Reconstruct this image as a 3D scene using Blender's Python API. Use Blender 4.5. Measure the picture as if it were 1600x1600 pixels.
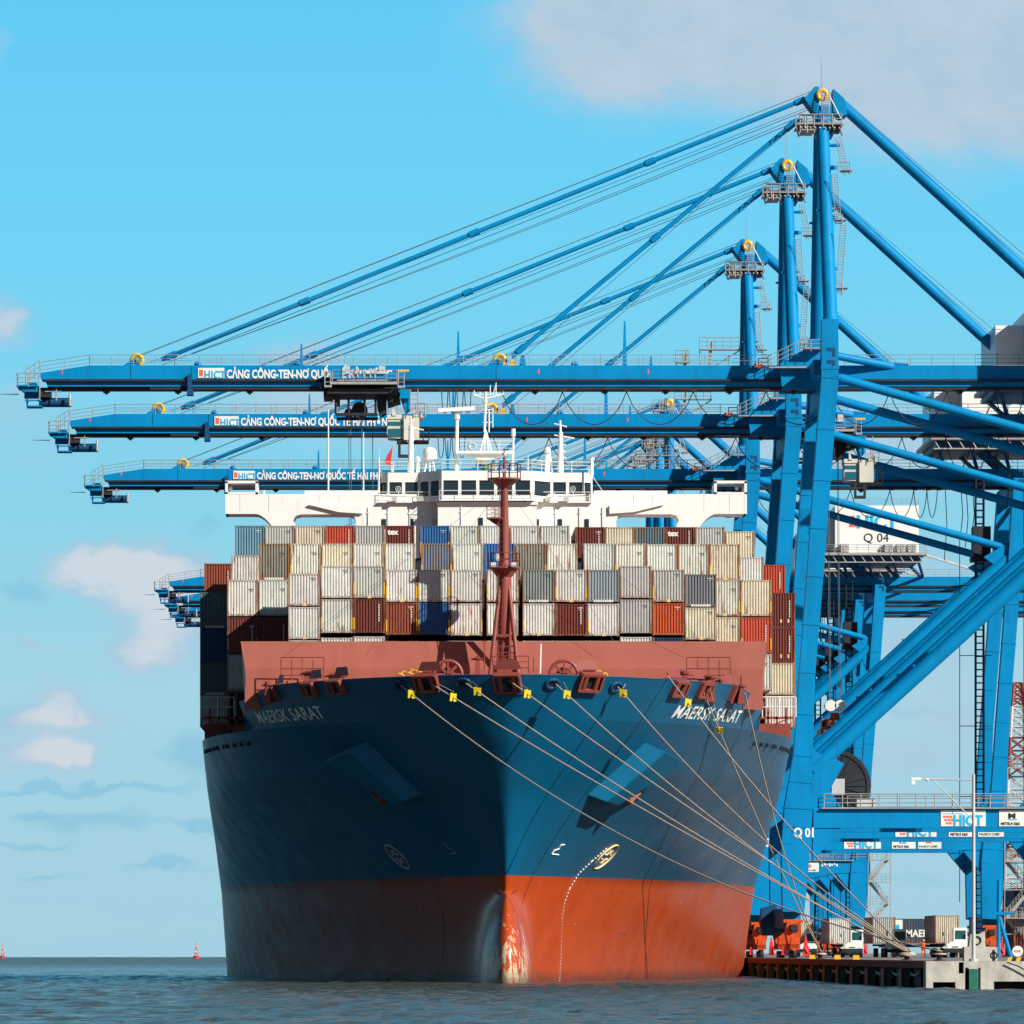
import bpy, bmesh, math, random
from mathutils import Vector, Matrix
random.seed(7)
for o in list(bpy.data.objects):
    bpy.data.objects.remove(o)
SC = bpy.context.scene
COL = SC.collection
# ---------------------------------------------------------------- camera, sky, sun, exposure
VPX, EYE, F, H = 622.0, 1487.5, 9280.0, 2.33      # vanishing point, eye line and focal length in photo pixels, eye height in m
cam_d = bpy.data.cameras.new('camera')
cam = bpy.data.objects.new('camera', cam_d); COL.objects.link(cam)
cam.location = (0, 0, H); cam.rotation_euler = (math.radians(90), 0, 0)
cam_d.sensor_width = 36; cam_d.lens = F / 1600 * 36
cam_d.shift_x = (800 - VPX) / 1600; cam_d.shift_y = (EYE - 800) / 1600
cam_d.clip_start = 5; cam_d.clip_end = 60000
SC.camera = cam
SUN_AZ, SUN_EL = 50.0, 31.0                        # degrees right of the line of sight behind the camera
sd = bpy.data.lights.new('sun', 'SUN'); so = bpy.data.objects.new('sun', sd); COL.objects.link(so)
a, e = math.radians(SUN_AZ), math.radians(SUN_EL)
sdir = Vector((math.sin(a) * math.cos(e), -math.cos(a) * math.cos(e), math.sin(e)))
so.rotation_euler = sdir.to_track_quat('Z', 'Y').to_euler(); so.location = (200, -200, 200)
sd.energy = 5.0; sd.angle = math.radians(0.5); sd.color = (1, 0.96, 0.89)
SC.view_settings.view_transform = 'Standard'; SC.view_settings.look = 'None'
SC.view_settings.exposure = 0.35; SC.view_settings.gamma = 1

def build_world():
    w = bpy.data.worlds.new('World'); SC.world = w; w.use_nodes = True
    nt = w.node_tree; N = nt.nodes; L = nt.links
    N.clear()
    out = N.new('ShaderNodeOutputWorld'); bg = N.new('ShaderNodeBackground'); bg.inputs[1].default_value = 0.785
    L.new(bg.outputs[0], out.inputs[0])
    sky = N.new('ShaderNodeTexSky'); sky.sky_type = 'NISHITA'; sky.sun_disc = False
    sky.sun_elevation = e; sky.sun_rotation = math.radians(180 - SUN_AZ)
    sky.air_density = 1.0; sky.dust_density = 0.6; sky.ozone_density = 2.0
    tint = (0.72, 0.95, 1.18)
    def M(op, x, y=None, clamp=False):
        n = N.new('ShaderNodeMath'); n.operation = op; n.use_clamp = clamp
        for i, v in enumerate((x, y)):
            if v is None: continue
            if isinstance(v, (int, float)): n.inputs[i].default_value = v
            else: L.new(v, n.inputs[i])
        return n.outputs[0]
    def MIX(f, c1, c2, bt='MIX'):
        n = N.new('ShaderNodeMix'); n.data_type = 'RGBA'; n.blend_type = bt
        for s, v in ((n.inputs[0], f), (n.inputs[6], c1), (n.inputs[7], c2)):
            if isinstance(v, (int, float)): s.default_value = v
            elif isinstance(v, tuple): s.default_value = (*v, 1)
            else: L.new(v, s)
        return n.outputs[2]
    tc = N.new('ShaderNodeTexCoord'); sep = N.new('ShaderNodeSeparateXYZ'); L.new(tc.outputs['Generated'], sep.inputs[0])
    skyt = MIX(1.0, sky.outputs[0], tint, 'MULTIPLY')
    X, Y, Z = sep.outputs
    el = M('ARCSINE', Z)
    ramp = N.new('ShaderNodeValToRGB'); L.new(M('MULTIPLY', el, 1 / 0.17), ramp.inputs[0])
    cr = ramp.color_ramp
    pts = [(0.0, (0.37, 0.63, 0.75)), (0.25, (0.37, 0.66, 0.78)), (0.45, (0.25, 0.65, 0.83)), (0.7, (0.165, 0.645, 0.92)), (1.0, (0.115, 0.58, 0.92))]
    cr.elements[0].position, cr.elements[0].color = pts[0][0], (*pts[0][1], 1)
    cr.elements[1].position, cr.elements[1].color = pts[-1][0], (*pts[-1][1], 1)
    for p, c in pts[1:-1]:
        el_ = cr.elements.new(p); el_.color = (*c, 1)
    skys = N.new('ShaderNodeVectorMath'); skys.operation = 'SCALE'; L.new(skyt, skys.inputs[0]); skys.inputs['Scale'].default_value = 0.038
    mr = N.new('ShaderNodeMapRange'); L.new(el, mr.inputs[0]); mr.inputs[1].default_value = 0.17; mr.inputs[2].default_value = 0.45
    side = N.new('ShaderNodeMapRange'); L.new(Y, side.inputs[0]); side.inputs[1].default_value = -0.2; side.inputs[2].default_value = 0.7; side.inputs[3].default_value = 1.0; side.inputs[4].default_value = 0.0
    base = MIX(M('MAXIMUM', mr.outputs[0], side.outputs[0]), ramp.outputs[0], skys.outputs[0])
    # clouds: soft banks standing at given bearings and heights
    Yc = M('MAXIMUM', Y, 0.05)
    u, v = M('DIVIDE', X, Yc), M('DIVIDE', Z, Yc)
    cv = N.new('ShaderNodeCombineXYZ'); L.new(u, cv.inputs[0]); L.new(v, cv.inputs[1])
    def noise(scale, detail, sy=1.0, off=0.0, rough=0.6):
        mp = N.new('ShaderNodeMapping'); L.new(cv.outputs[0], mp.inputs[0]); mp.inputs['Scale'].default_value = (1, sy, 1); mp.inputs['Location'].default_value = (off, off * .7, off)
        n = N.new('ShaderNodeTexNoise'); L.new(mp.outputs[0], n.inputs[0]); n.inputs['Scale'].default_value = scale; n.inputs['Detail'].default_value = detail; n.inputs['Roughness'].default_value = rough
        return n.outputs[0]
    def cnoise(scale, detail, sy, off):
        mp = N.new('ShaderNodeMapping'); L.new(cv.outputs[0], mp.inputs[0]); mp.inputs['Scale'].default_value = (1, sy, 1); mp.inputs['Location'].default_value = (off, off * .7, off)
        n = N.new('ShaderNodeTexNoise'); L.new(mp.outputs[0], n.inputs[0]); n.inputs['Scale'].default_value = scale; n.inputs['Detail'].default_value = detail; n.inputs['Roughness'].default_value = .62
        sp_ = N.new('ShaderNodeSeparateColor'); L.new(n.outputs['Color'], sp_.inputs[0]); return sp_.outputs
    w1 = cnoise(95, 8, 1.3, 1.7); w2 = cnoise(34, 4, 1.5, 7.1)
    uw = M('ADD', u, M('ADD', M('MULTIPLY', M('SUBTRACT', w1[0], .5), 105 / F), M('MULTIPLY', M('SUBTRACT', w2[0], .5), 150 / F)))
    vw = M('ADD', v, M('ADD', M('MULTIPLY', M('SUBTRACT', w1[1], .5), 75 / F), M('MULTIPLY', M('SUBTRACT', w2[1], .5), 70 / F)))
    nz2 = noise(30, 8, 2.0, 3.1); nz3 = noise(70, 8, 1.3, 5.0, .6)
    def field(blobs):
        tot = None
        for (px, py, sx, sy, st) in blobs:
            du = M('MULTIPLY', M('SUBTRACT', uw, (px - VPX) / F), F / sx); dv = M('MULTIPLY', M('SUBTRACT', vw, (EYE - py) / F), F / sy)
            r = M('ADD', M('MULTIPLY', du, du), M('MULTIPLY', dv, dv)); g = M('MULTIPLY', M('POWER', 2.718, M('MULTIPLY', r, -1.0)), st)
            tot = g if tot is None else M('ADD', tot, g)
        return tot
    def smooth(x, lo, hi, mul):
        r = N.new('ShaderNodeMapRange'); r.interpolation_type = 'SMOOTHSTEP'; L.new(x, r.inputs[0]); r.inputs[1].default_value = lo; r.inputs[2].default_value = hi; r.inputs[4].default_value = mul; return r.outputs[0]
    front = N.new('ShaderNodeMapRange'); L.new(Y, front.inputs[0]); front.inputs[1].default_value = 0.3; front.inputs[2].default_value = 0.6
    puffs = field([(150, 885, 70, 38, .9), (225, 885, 80, 45, .9), (275, 955, 80, 75, .9), (235, 1020, 60, 30, .5), (85, 1085, 45, 28, .7), (85, 1122, 100, 22, .75), (50, 1180, 85, 34, .8), (110, 1185, 45, 28, .7), (55, 1005, 70, 14, .45),
                   (5, 500, 45, 40, .8), (470, 555, 75, 32, .6), (1400, 880, 150, 60, .5), (1440, 1010, 120, 60, .55), (1410, 1200, 110, 40, .55), (1500, 1130, 90, 30, .4), (1130, 680, 140, 30, .5)])
    banks = field([(1330, 50, 400, 130, 1.2), (1540, 120, 240, 140, 1.0), (1040, 20, 220, 90, .9), (950, 90, 130, 100, .6), (620, 640, 300, 60, .8), (1050, 700, 330, 70, .6), (1450, 720, 240, 100, .55), (30, 640, 110, 60, .45), (60, 730, 150, 50, .3), (10, 70, 30, 40, .4), (1440, 1080, 220, 120, .45), (180, 1440, 400, 40, .2)])
    shades = field([(290, 1190, 45, 38, .8), (160, 1238, 120, 9, .8), (30, 1236, 60, 7, .7), (130, 1290, 120, 16, .7), (300, 1298, 45, 9, .8), (40, 1275, 50, 8, .7), (30, 1320, 90, 7, .6), (250, 1352, 80, 10, .7), (60, 1372, 60, 8, .6), (50, 920, 45, 28, .6), (335, 820, 40, 26, .5),
                    (20, 1120, 60, 30, .5), (1480, 960, 120, 14, .5), (1400, 1120, 120, 12, .5), (1450, 1370, 150, 12, .4)])
    bm = M('MULTIPLY', smooth(M('ADD', banks, M('MULTIPLY', M('SUBTRACT', nz2, .5), .5)), .12, 1.0, .85), front.outputs[0])
    pm = M('MULTIPLY', smooth(M('ADD', puffs, M('MULTIPLY', M('SUBTRACT', nz2, .5), .6)), .06, .78, .85), front.outputs[0])
    sm = M('MULTIPLY', smooth(shades, .15, .75, .5), front.outputs[0])
    col = MIX(sm, base, (0.19, 0.49, 0.71))
    bankc = MIX(smooth(nz3, .35, .65, 1.0), (0.46, 0.57, 0.69), (0.55, 0.62, 0.70))
    col = MIX(bm, col, bankc)
    # lit shoulders and duller bases of the puffs
    lit = smooth(M('ADD', puffs, M('MULTIPLY', M('SUBTRACT', nz3, .5), .9)), .45, 1.0, 1.0)
    col = MIX(pm, col, MIX(lit, (0.42, 0.58, 0.73), (0.66, 0.70, 0.76)))
    L.new(col, bg.inputs[0])
build_world()

# ---------------------------------------------------------------- helpers
def P(px, py, Y):
    """world point of a photo pixel at distance Y"""
    return Vector(((px - VPX) * Y / F, Y, H + (EYE - py) * Y / F))

class MB:
    def __init__(s, off=(0, 0, 0)):
        s.v = []; s.f = []; s.off = Vector(off); s.mi = []; s.cur = 0
    def add(s, vs, fs):
        n = len(s.v); s.v += [tuple(Vector(p) - s.off) for p in vs]; s.f += [tuple(i + n for i in f) for f in fs]; s.mi += [s.cur] * len(fs)
    def box(s, x0, x1, y0, y1, z0, z1):
        s.add([(x, y, z) for z in (z0, z1) for y in (y0, y1) for x in (x0, x1)],
              [(0, 2, 3, 1), (4, 5, 7, 6), (0, 1, 5, 4), (2, 6, 7, 3), (0, 4, 6, 2), (1, 3, 7, 5)])
        return s
    def beam(s, a, b, w, h=None, w2=None, h2=None, up=(0, 0, 1)):
        a = Vector(a); b = Vector(b); h = h or w; w2 = w2 or w; h2 = h2 or (h if w2 == w else h * w2 / w)
        d = (b - a).normalized(); up = Vector(up)
        if abs(d.dot(up)) > .97: up = Vector((0, 1, 0))
        r = d.cross(up).normalized(); u = r.cross(d)
        vs = [p + r * (sx * ww / 2) + u * (sz * hh / 2) for p, ww, hh in ((a, w, h), (b, w2, h2)) for sz in (-1, 1) for sx in (-1, 1)]
        s.add(vs, [(0, 1, 3, 2), (4, 6, 7, 5), (0, 4, 5, 1), (2, 3, 7, 6), (0, 2, 6, 4), (1, 5, 7, 3)])
        return s
    def tube(s, a, b, r, r2=None, n=10, cap=True):
        a = Vector(a); b = Vector(b); r2 = r if r2 is None else r2
        d = (b - a).normalized(); up = Vector((0, 0, 1)) if abs(d.z) < .95 else Vector((1, 0, 0))
        x = d.cross(up).normalized(); y = x.cross(d); vs = []
        for p, rr in ((a, r), (b, r2)):
            for i in range(n):
                t = 2 * math.pi * i / n; vs.append(p + x * (rr * math.cos(t)) + y * (rr * math.sin(t)))
        fs = [(i, (i + 1) % n, n + (i + 1) % n, n + i) for i in range(n)]
        if cap: fs += [tuple(range(n))[::-1], tuple(range(n, 2 * n))]
        s.add(vs, fs); return s
    def path(s, pts, r, n=6):
        for p, q in zip(pts, pts[1:]): s.tube(p, q, r, n=n)
        return s
    def prism(s, prof, y0, y1):
        """prof: list of (x,z) convex or simple polygon, extruded in y"""
        n = len(prof)
        vs = [(x, y0, z) for x, z in prof] + [(x, y1, z) for x, z in prof]
        s.add(vs, [tuple(range(n)), tuple(range(n, 2 * n))[::-1]] + [(i, n + i, n + (i + 1) % n, (i + 1) % n) for i in range(n)])
        return s
    def sphere(s, c, r, n=12, m=8, sz=1.0, zmin=-1):
        vs = []; c = Vector(c)
        for j in range(m + 1):
            ph = math.pi * j / m
            for i in range(n):
                t = 2 * math.pi * i / n; z = max(math.cos(ph), zmin)
                vs.append(c + Vector((r * math.sin(ph) * math.cos(t), r * math.sin(ph) * math.sin(t), r * sz * z)))
        s.add(vs, [(j * n + i, j * n + (i + 1) % n, (j + 1) * n + (i + 1) % n, (j + 1) * n + i) for j in range(m) for i in range(n)])
        return s
    def torus(s, c, R, r, axis='y', n=20, m=8, a0=0, a1=2 * math.pi):
        c = Vector(c); vs = []; full = abs(a1 - a0 - 2 * math.pi) < 1e-3
        K = n if full else n + 1
        for i in range(K):
            t = a0 + (a1 - a0) * i / n
            for j in range(m):
                p = 2 * math.pi * j / m; rr = R + r * math.cos(p); q = r * math.sin(p)
                if axis == 'y': vs.append(c + Vector((rr * math.cos(t), q, rr * math.sin(t))))
                elif axis == 'x': vs.append(c + Vector((q, rr * math.cos(t), rr * math.sin(t))))
                else: vs.append(c + Vector((rr * math.cos(t), rr * math.sin(t), q)))
        s.add(vs, [(i * m + j, ((i + 1) % K) * m + j, ((i + 1) % K) * m + (j + 1) % m, i * m + (j + 1) % m) for i in range(n if full else K - 1) for j in range(m)])
        return s
    def rail(s, pts, h=1.1, step=2.0, r=.03, mids=2):
        """handrail along pts"""
        for p, q in zip(pts, pts[1:]):
            p = Vector(p); q = Vector(q); L = (q - p).length; k = max(1, round(L / step))
            for i in range(k + 1):
                b = p.lerp(q, i / k); s.tube(b, b + Vector((0, 0, h)), r * 1.1, n=4, cap=False)
            for j in range(mids + 1):
                z = Vector((0, 0, h * (j + 1) / (mids + 1))); s.tube(p + z, q + z, r * .8 if j < mids else r, n=4, cap=False)
        return s
    def ladder(s, a, b, w=.6, r=.05, step=.45, side=(1, 0, 0)):
        a = Vector(a); b = Vector(b); sd_ = Vector(side) * (w / 2)
        s.tube(a - sd_, b - sd_, r, n=5); s.tube(a + sd_, b + sd_, r, n=5)
        k = int((b - a).length / step)
        for i in range(1, k):
            p = a.lerp(b, i / k); s.tube(p - sd_, p + sd_, r * .6, n=4, cap=False)
        return s
    def build(s, name, m, parent=None, loc=(0, 0, 0), smooth=False):
        me = bpy.data.meshes.new(name); me.from_pydata(s.v, [], s.f)
        bm = bmesh.new(); bm.from_mesh(me); bmesh.ops.recalc_face_normals(bm, faces=bm.faces)
        if smooth: 
            for f in bm.faces: f.smooth = True
        bm.to_mesh(me); bm.free()
        for x in (m if isinstance(m, (list, tuple)) else [m]): me.materials.append(x)
        if any(s.mi): me.polygons.foreach_set('material_index', s.mi)
        if smooth:
            try: me.set_sharp_from_angle(angle=math.radians(40))
            except Exception: pass
        o = bpy.data.objects.new(name, me); COL.objects.link(o); o.location = loc
        if parent: o.parent = parent
        return o

def empty(name, loc=(0, 0, 0), rz=0):
    o = bpy.data.objects.new(name, None); COL.objects.link(o); o.location = loc; o.rotation_euler = (0, 0, rz); return o
def tag(o, label, cat, group=None):
    o['label'] = label; o['category'] = cat
    if group: o['group'] = group
    return o
KIDS = {}
def copy_tree(o, parent=None):
    c = o.copy(); COL.objects.link(c)
    if parent: c.parent = parent
    for ch in [x for x in bpy.data.objects if x.parent == o]: copy_tree(ch, c)
    return c

def text_mesh(body, size, off=0.0, extrude=0.01, align='LEFT', sx=1.0, shear=0.0, spacing=1.0):
    """flat lettering in the x/z plane facing -y, base line at z=0"""
    cu = bpy.data.curves.new('t', 'FONT'); cu.body = body; cu.size = size; cu.offset = off; cu.extrude = extrude; cu.align_x = align; cu.shear = shear
    cu.space_character = spacing; cu.resolution_u = 3
    ob = bpy.data.objects.new('t', cu); COL.objects.link(ob)
    dg = bpy.context.evaluated_depsgraph_get(); dg.update()
    me = bpy.data.meshes.new_from_object(ob.evaluated_get(dg))
    bpy.data.objects.remove(ob); bpy.data.curves.remove(cu)
    me.transform(Matrix.Rotation(math.radians(90), 4, 'X') @ Matrix.Scale(sx, 4, (1, 0, 0)))
    return me
def text(name, body, size, m, loc, parent=None, **k):
    me = text_mesh(body, size, **k); me.name = name; me.materials.clear(); me.materials.append(m)
    o = bpy.data.objects.new(name, me); COL.objects.link(o); o.location = loc
    if parent: o.parent = parent
    return o

# ---------------------------------------------------------------- materials
def mat(name, col, rough=.5, metal=0.0, spec=.35, var=.12, vscale=.6, rust=0.0, rcol=(.16, .055, .02), rscale=(1.2, 1.2, .35), coat=0, grime=0.0, gcol=None, bump=0.0, bscale=30):
    m = bpy.data.materials.new(name); m.use_nodes = True; nt = m.node_tree; N = nt.nodes; L = nt.links
    b = N['Principled BSDF']; b.inputs['Roughness'].default_value = rough; b.inputs['Metallic'].default_value = metal; b.inputs['Specular IOR Level'].default_value = spec
    if coat: b.inputs['Coat Weight'].default_value = coat; b.inputs['Coat Roughness'].default_value = .15
    tc = N.new('ShaderNodeTexCoord')
    def noise(scale, det, sc=(1, 1, 1)):
        mp = N.new('ShaderNodeMapping'); L.new(tc.outputs['Object'], mp.inputs[0]); mp.inputs['Scale'].default_value = sc
        n = N.new('ShaderNodeTexNoise'); L.new(mp.outputs[0], n.inputs[0]); n.inputs['Scale'].default_value = scale; n.inputs['Detail'].default_value = det; n.inputs['Roughness'].default_value = .65
        return n.outputs[0]
    def mix(f, c1, c2, bt='MIX'):
        n = N.new('ShaderNodeMix'); n.data_type = 'RGBA'; n.blend_type = bt
        for s, v in ((n.inputs[0], f), (n.inputs[6], c1), (n.inputs[7], c2)):
            if isinstance(v, (int, float)): s.default_value = v
            elif isinstance(v, tuple): s.default_value = (*v, 1)
            else: L.new(v, s)
        return n.outputs[2]
    def thr(src, lo, hi, mul=1.0):
        r = N.new('ShaderNodeMapRange'); L.new(src, r.inputs[0]); r.inputs[1].default_value = lo; r.inputs[2].default_value = hi; r.inputs[4].default_value = mul; return r.outputs[0]
    c = mix(thr(noise(vscale, 6, (1, 1, .6)), .3, .7), tuple(x * (1 - var) for x in col), tuple(min(1, x * (1 + var)) for x in col))
    if grime: c = mix(thr(noise(.5, 8, (1.5, 1.5, .25)), .5, .75, grime), c, gcol or tuple(x * .5 for x in col))
    if rust: c = mix(thr(noise(2.0, 9, rscale), .72 - rust * .3, .78 - rust * .2), c, rcol)
    L.new(c, b.inputs['Base Color'])
    if bump:
        bp = N.new('ShaderNodeBump'); bp.inputs['Strength'].default_value = bump; bp.inputs['Distance'].default_value = .02; L.new(noise(bscale, 4), bp.inputs['Height']); L.new(bp.outputs[0], b.inputs['Normal'])
    m['nodes'] = 1
    return m
MT = {
 'blue': mat('crane_blue_paint', (.0, .225, .49), .5, spec=.12, var=.10, vscale=.25, grime=.6, gcol=(.005, .13, .27), rust=.14, rcol=(.045, .06, .07), rscale=(1.5, 1.5, .8)),
 'hullblue': mat('anchor_bolster_paint', (.0, .12, .23), .4, spec=.3),
 'dblue': mat('dark_blue_steel', (.004, .06, .15), .5),
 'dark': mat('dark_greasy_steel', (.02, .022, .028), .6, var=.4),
 'galv': mat('galvanised_steel', (.42, .39, .36), .5, metal=.3, var=.2, vscale=3),
 'yellow': mat('yellow_paint', (.75, .42, .03), .45, rust=.15),
 'white': mat('white_paint', (.80, .79, .74), .4, var=.03),
 'shipwhite': mat('ship_white_paint', (.84, .82, .76), .38, var=.05, vscale=.3, rust=.22, rcol=(.62, .50, .34), rscale=(1.4, 1.4, .14), grime=.12),
 'offwhite': mat('off_white_cab', (.62, .58, .48), .5, var=.1, grime=.3),
 'glass': mat('dark_window_glass', (.02, .035, .045), .08, var=.1),
 'red': mat('deck_red_paint', (.37, .105, .072), .5, var=.10, vscale=.35, rust=.06, rcol=(.62, .40, .34), rscale=(2.2, 2.2, 2.2), grime=.25),
 'redpole': mat('mast_red_paint', (.25, .058, .042), .45, var=.1, vscale=.8, rust=.08, rcol=(.12, .04, .03)),
 'orange': mat('orange_paint', (.60, .075, .012), .5, var=.25, grime=.9, vscale=1.5, gcol=(.10, .035, .02), rust=.3, rcol=(.04, .02, .015)),
 'rope': mat('mooring_rope_fibre', (.50, .38, .29), .9, var=.2, vscale=4),
 'wire': mat('steel_wire_rope', (.10, .16, .19), .6),
 'black': mat('black_rubber', (.012, .013, .015), .7, var=.3, vscale=2),
 'conc': mat('weathered_concrete', (.50, .47, .40), .9, var=.25, vscale=1.2, grime=.8, gcol=(.14, .12, .10), rust=.3, rcol=(.13, .11, .09), rscale=(1.2, 1, .5), bump=1.0, bscale=3),
 'asph': mat('quay_paving', (.22, .21, .2), .9, var=.2),
 'brown': mat('rusty_fender_steel', (.17, .045, .025), .8, var=.4, vscale=2),
 'green': mat('green_fender_pad', (.02, .16, .10), .6, var=.35, vscale=2, grime=.5),
 'sred': mat('signal_red', (.70, .03, .03), .5),
 'cyan': mat('sign_cyan', (.01, .42, .72), .5), 'ink': mat('sign_black', (.02, .02, .02), .5), 'salmon': mat('sign_red', (.78, .13, .08), .5),
 'board': mat('sign_board_white', (.78, .77, .70), .5, var=.05, grime=.2),
 'grey': mat('grey_paint', (.2, .22, .24), .5), 'lgrey': mat('light_grey_paint', (.5, .5, .48), .5, var=.1),
 'mark': mat('faded_white_marking', (.72, .71, .64), .6, var=.2, vscale=3, grime=.3),
 'gold': mat('yellowed_marking', (.72, .50, .22), .6), 'skin': mat('skin', (.35, .18, .11), .6),
 'hv': mat('orange_workwear', (.75, .12, .02), .8, var=.1, vscale=4), 'navy': mat('navy_cloth', (.02, .03, .07), .9),
}
# ---------------------------------------------------------------- sea
R_EARTH = 6.37e6
def build_sea():
    ys = []
    y = -300.0
    while y < 60: ys.append(y); y += 40
    y = 100.0
    while y < 9000:
        ys.append(y); y += .4 if y < 560 else (y - 560) * .03 + .45
    xs = [-6000, -3000, -1500, -800, -400, -200, -110]; x = -64.0
    while x < 64: xs.append(x); x += .5
    xs += [110, 200, 400, 800, 1500, 3000, 6000]
    rnd = random.Random(3)
    W = []
    for i in range(30):
        lam = 1.0 * 1.05 ** i if i < 24 else 2.5 * 1.35 ** (i - 24)
        th = rnd.gauss(math.radians(75), .6); k = 2 * math.pi / lam
        W.append((k * math.cos(th), k * math.sin(th), rnd.random() * 6.28, .0095 * lam ** .45))
    import numpy as np
    Xg, Yg = np.meshgrid(np.array(xs), np.array(ys))
    Zg = np.zeros_like(Xg)
    for kx, ky, ph, A in W:
        Zg += A * np.sin(kx * Xg + ky * Yg + ph)
    amp = np.clip((Yg - 60) / 60, 0, 1) * np.clip((1600 - Yg) / 900, 0, 1) * (np.abs(Xg) < 66)
    Zg = Zg * amp - (Xg ** 2 + Yg ** 2) / (2 * R_EARTH)
    nx, ny = len(xs), len(ys)
    me = bpy.data.meshes.new('sea')
    co = np.stack([Xg, Yg, Zg], -1).reshape(-1, 3)
    idx = np.arange(nx * ny).reshape(ny, nx)
    q = np.stack([idx[:-1, :-1], idx[:-1, 1:], idx[1:, 1:], idx[1:, :-1]], -1).reshape(-1, 4)
    me.vertices.add(len(co)); me.vertices.foreach_set('co', co.ravel())
    me.loops.add(q.size); me.loops.foreach_set('vertex_index', q.ravel())
    me.polygons.add(len(q)); me.polygons.foreach_set('loop_start', np.arange(0, q.size, 4)); me.polygons.foreach_set('use_smooth', [True] * len(q))
    me.update(); me.validate()
    m = bpy.data.materials.new('harbour_water'); m.use_nodes = True; N = m.node_tree.nodes; L = m.node_tree.links; b = N['Principled BSDF']
    b.inputs['Roughness'].default_value = .12; b.inputs['IOR'].default_value = 1.33
    rg = N.new('ShaderNodeMapRange'); rg.inputs[1].default_value = 560; rg.inputs[2].default_value = 1300; rg.inputs[3].default_value = .12; rg.inputs[4].default_value = .34; L.new(rg.outputs[0], b.inputs['Roughness'])
    tc = N.new('ShaderNodeTexCoord')
    def noise(scale, det, sc, r=.6):
        mp = N.new('ShaderNodeMapping'); L.new(tc.outputs['Object'], mp.inputs[0]); mp.inputs['Scale'].default_value = sc
        n = N.new('ShaderNodeTexNoise'); L.new(mp.outputs[0], n.inputs[0]); n.inputs['Scale'].default_value = scale; n.inputs['Detail'].default_value = det; n.inputs['Roughness'].default_value = r; return n.outputs[0]
    mx = N.new('ShaderNodeMix'); mx.data_type = 'RGBA'; L.new(noise(.035, 5, (1, .35, 1)), mx.inputs[0]); mx.inputs[6].default_value = (.045, .066, .062, 1); mx.inputs[7].default_value = (.085, .085, .068, 1)
    L.new(mx.outputs[2], b.inputs['Base Color'])
    b1 = N.new('ShaderNodeBump'); b1.inputs['Strength'].default_value = 1; b1.inputs['Distance'].default_value = .10; L.new(noise(4.5, 5, (1, .8, 1), .68), b1.inputs['Height'])
    b2 = N.new('ShaderNodeBump'); b2.inputs['Strength'].default_value = 1; b2.inputs['Distance'].default_value = .45; L.new(noise(.5, 4, (1, .7, 1), .6), b2.inputs['Height'])
    b3 = N.new('ShaderNodeBump'); b3.inputs['Strength'].default_value = 1; b3.inputs['Distance'].default_value = 3.0; L.new(noise(.16, 3, (1, .6, 1), .6), b3.inputs['Height'])
    geo = N.new('ShaderNodeSeparateXYZ'); L.new(tc.outputs['Object'], geo.inputs[0]); fr = N.new('ShaderNodeMapRange'); L.new(geo.outputs[1], fr.inputs[0]); L.new(geo.outputs[1], rg.inputs[0]); fr.inputs[1].default_value = 500; fr.inputs[2].default_value = 1100
    L.new(fr.outputs[0], b3.inputs['Strength']); L.new(b3.outputs[0], b2.inputs['Normal']); L.new(b2.outputs[0], b1.inputs['Normal'])
    L.new(b1.outputs[0], b.inputs['Normal'])
    me.materials.append(m)
    o = bpy.data.objects.new('sea', me); COL.objects.link(o); o['kind'] = 'structure'
build_sea()

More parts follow.
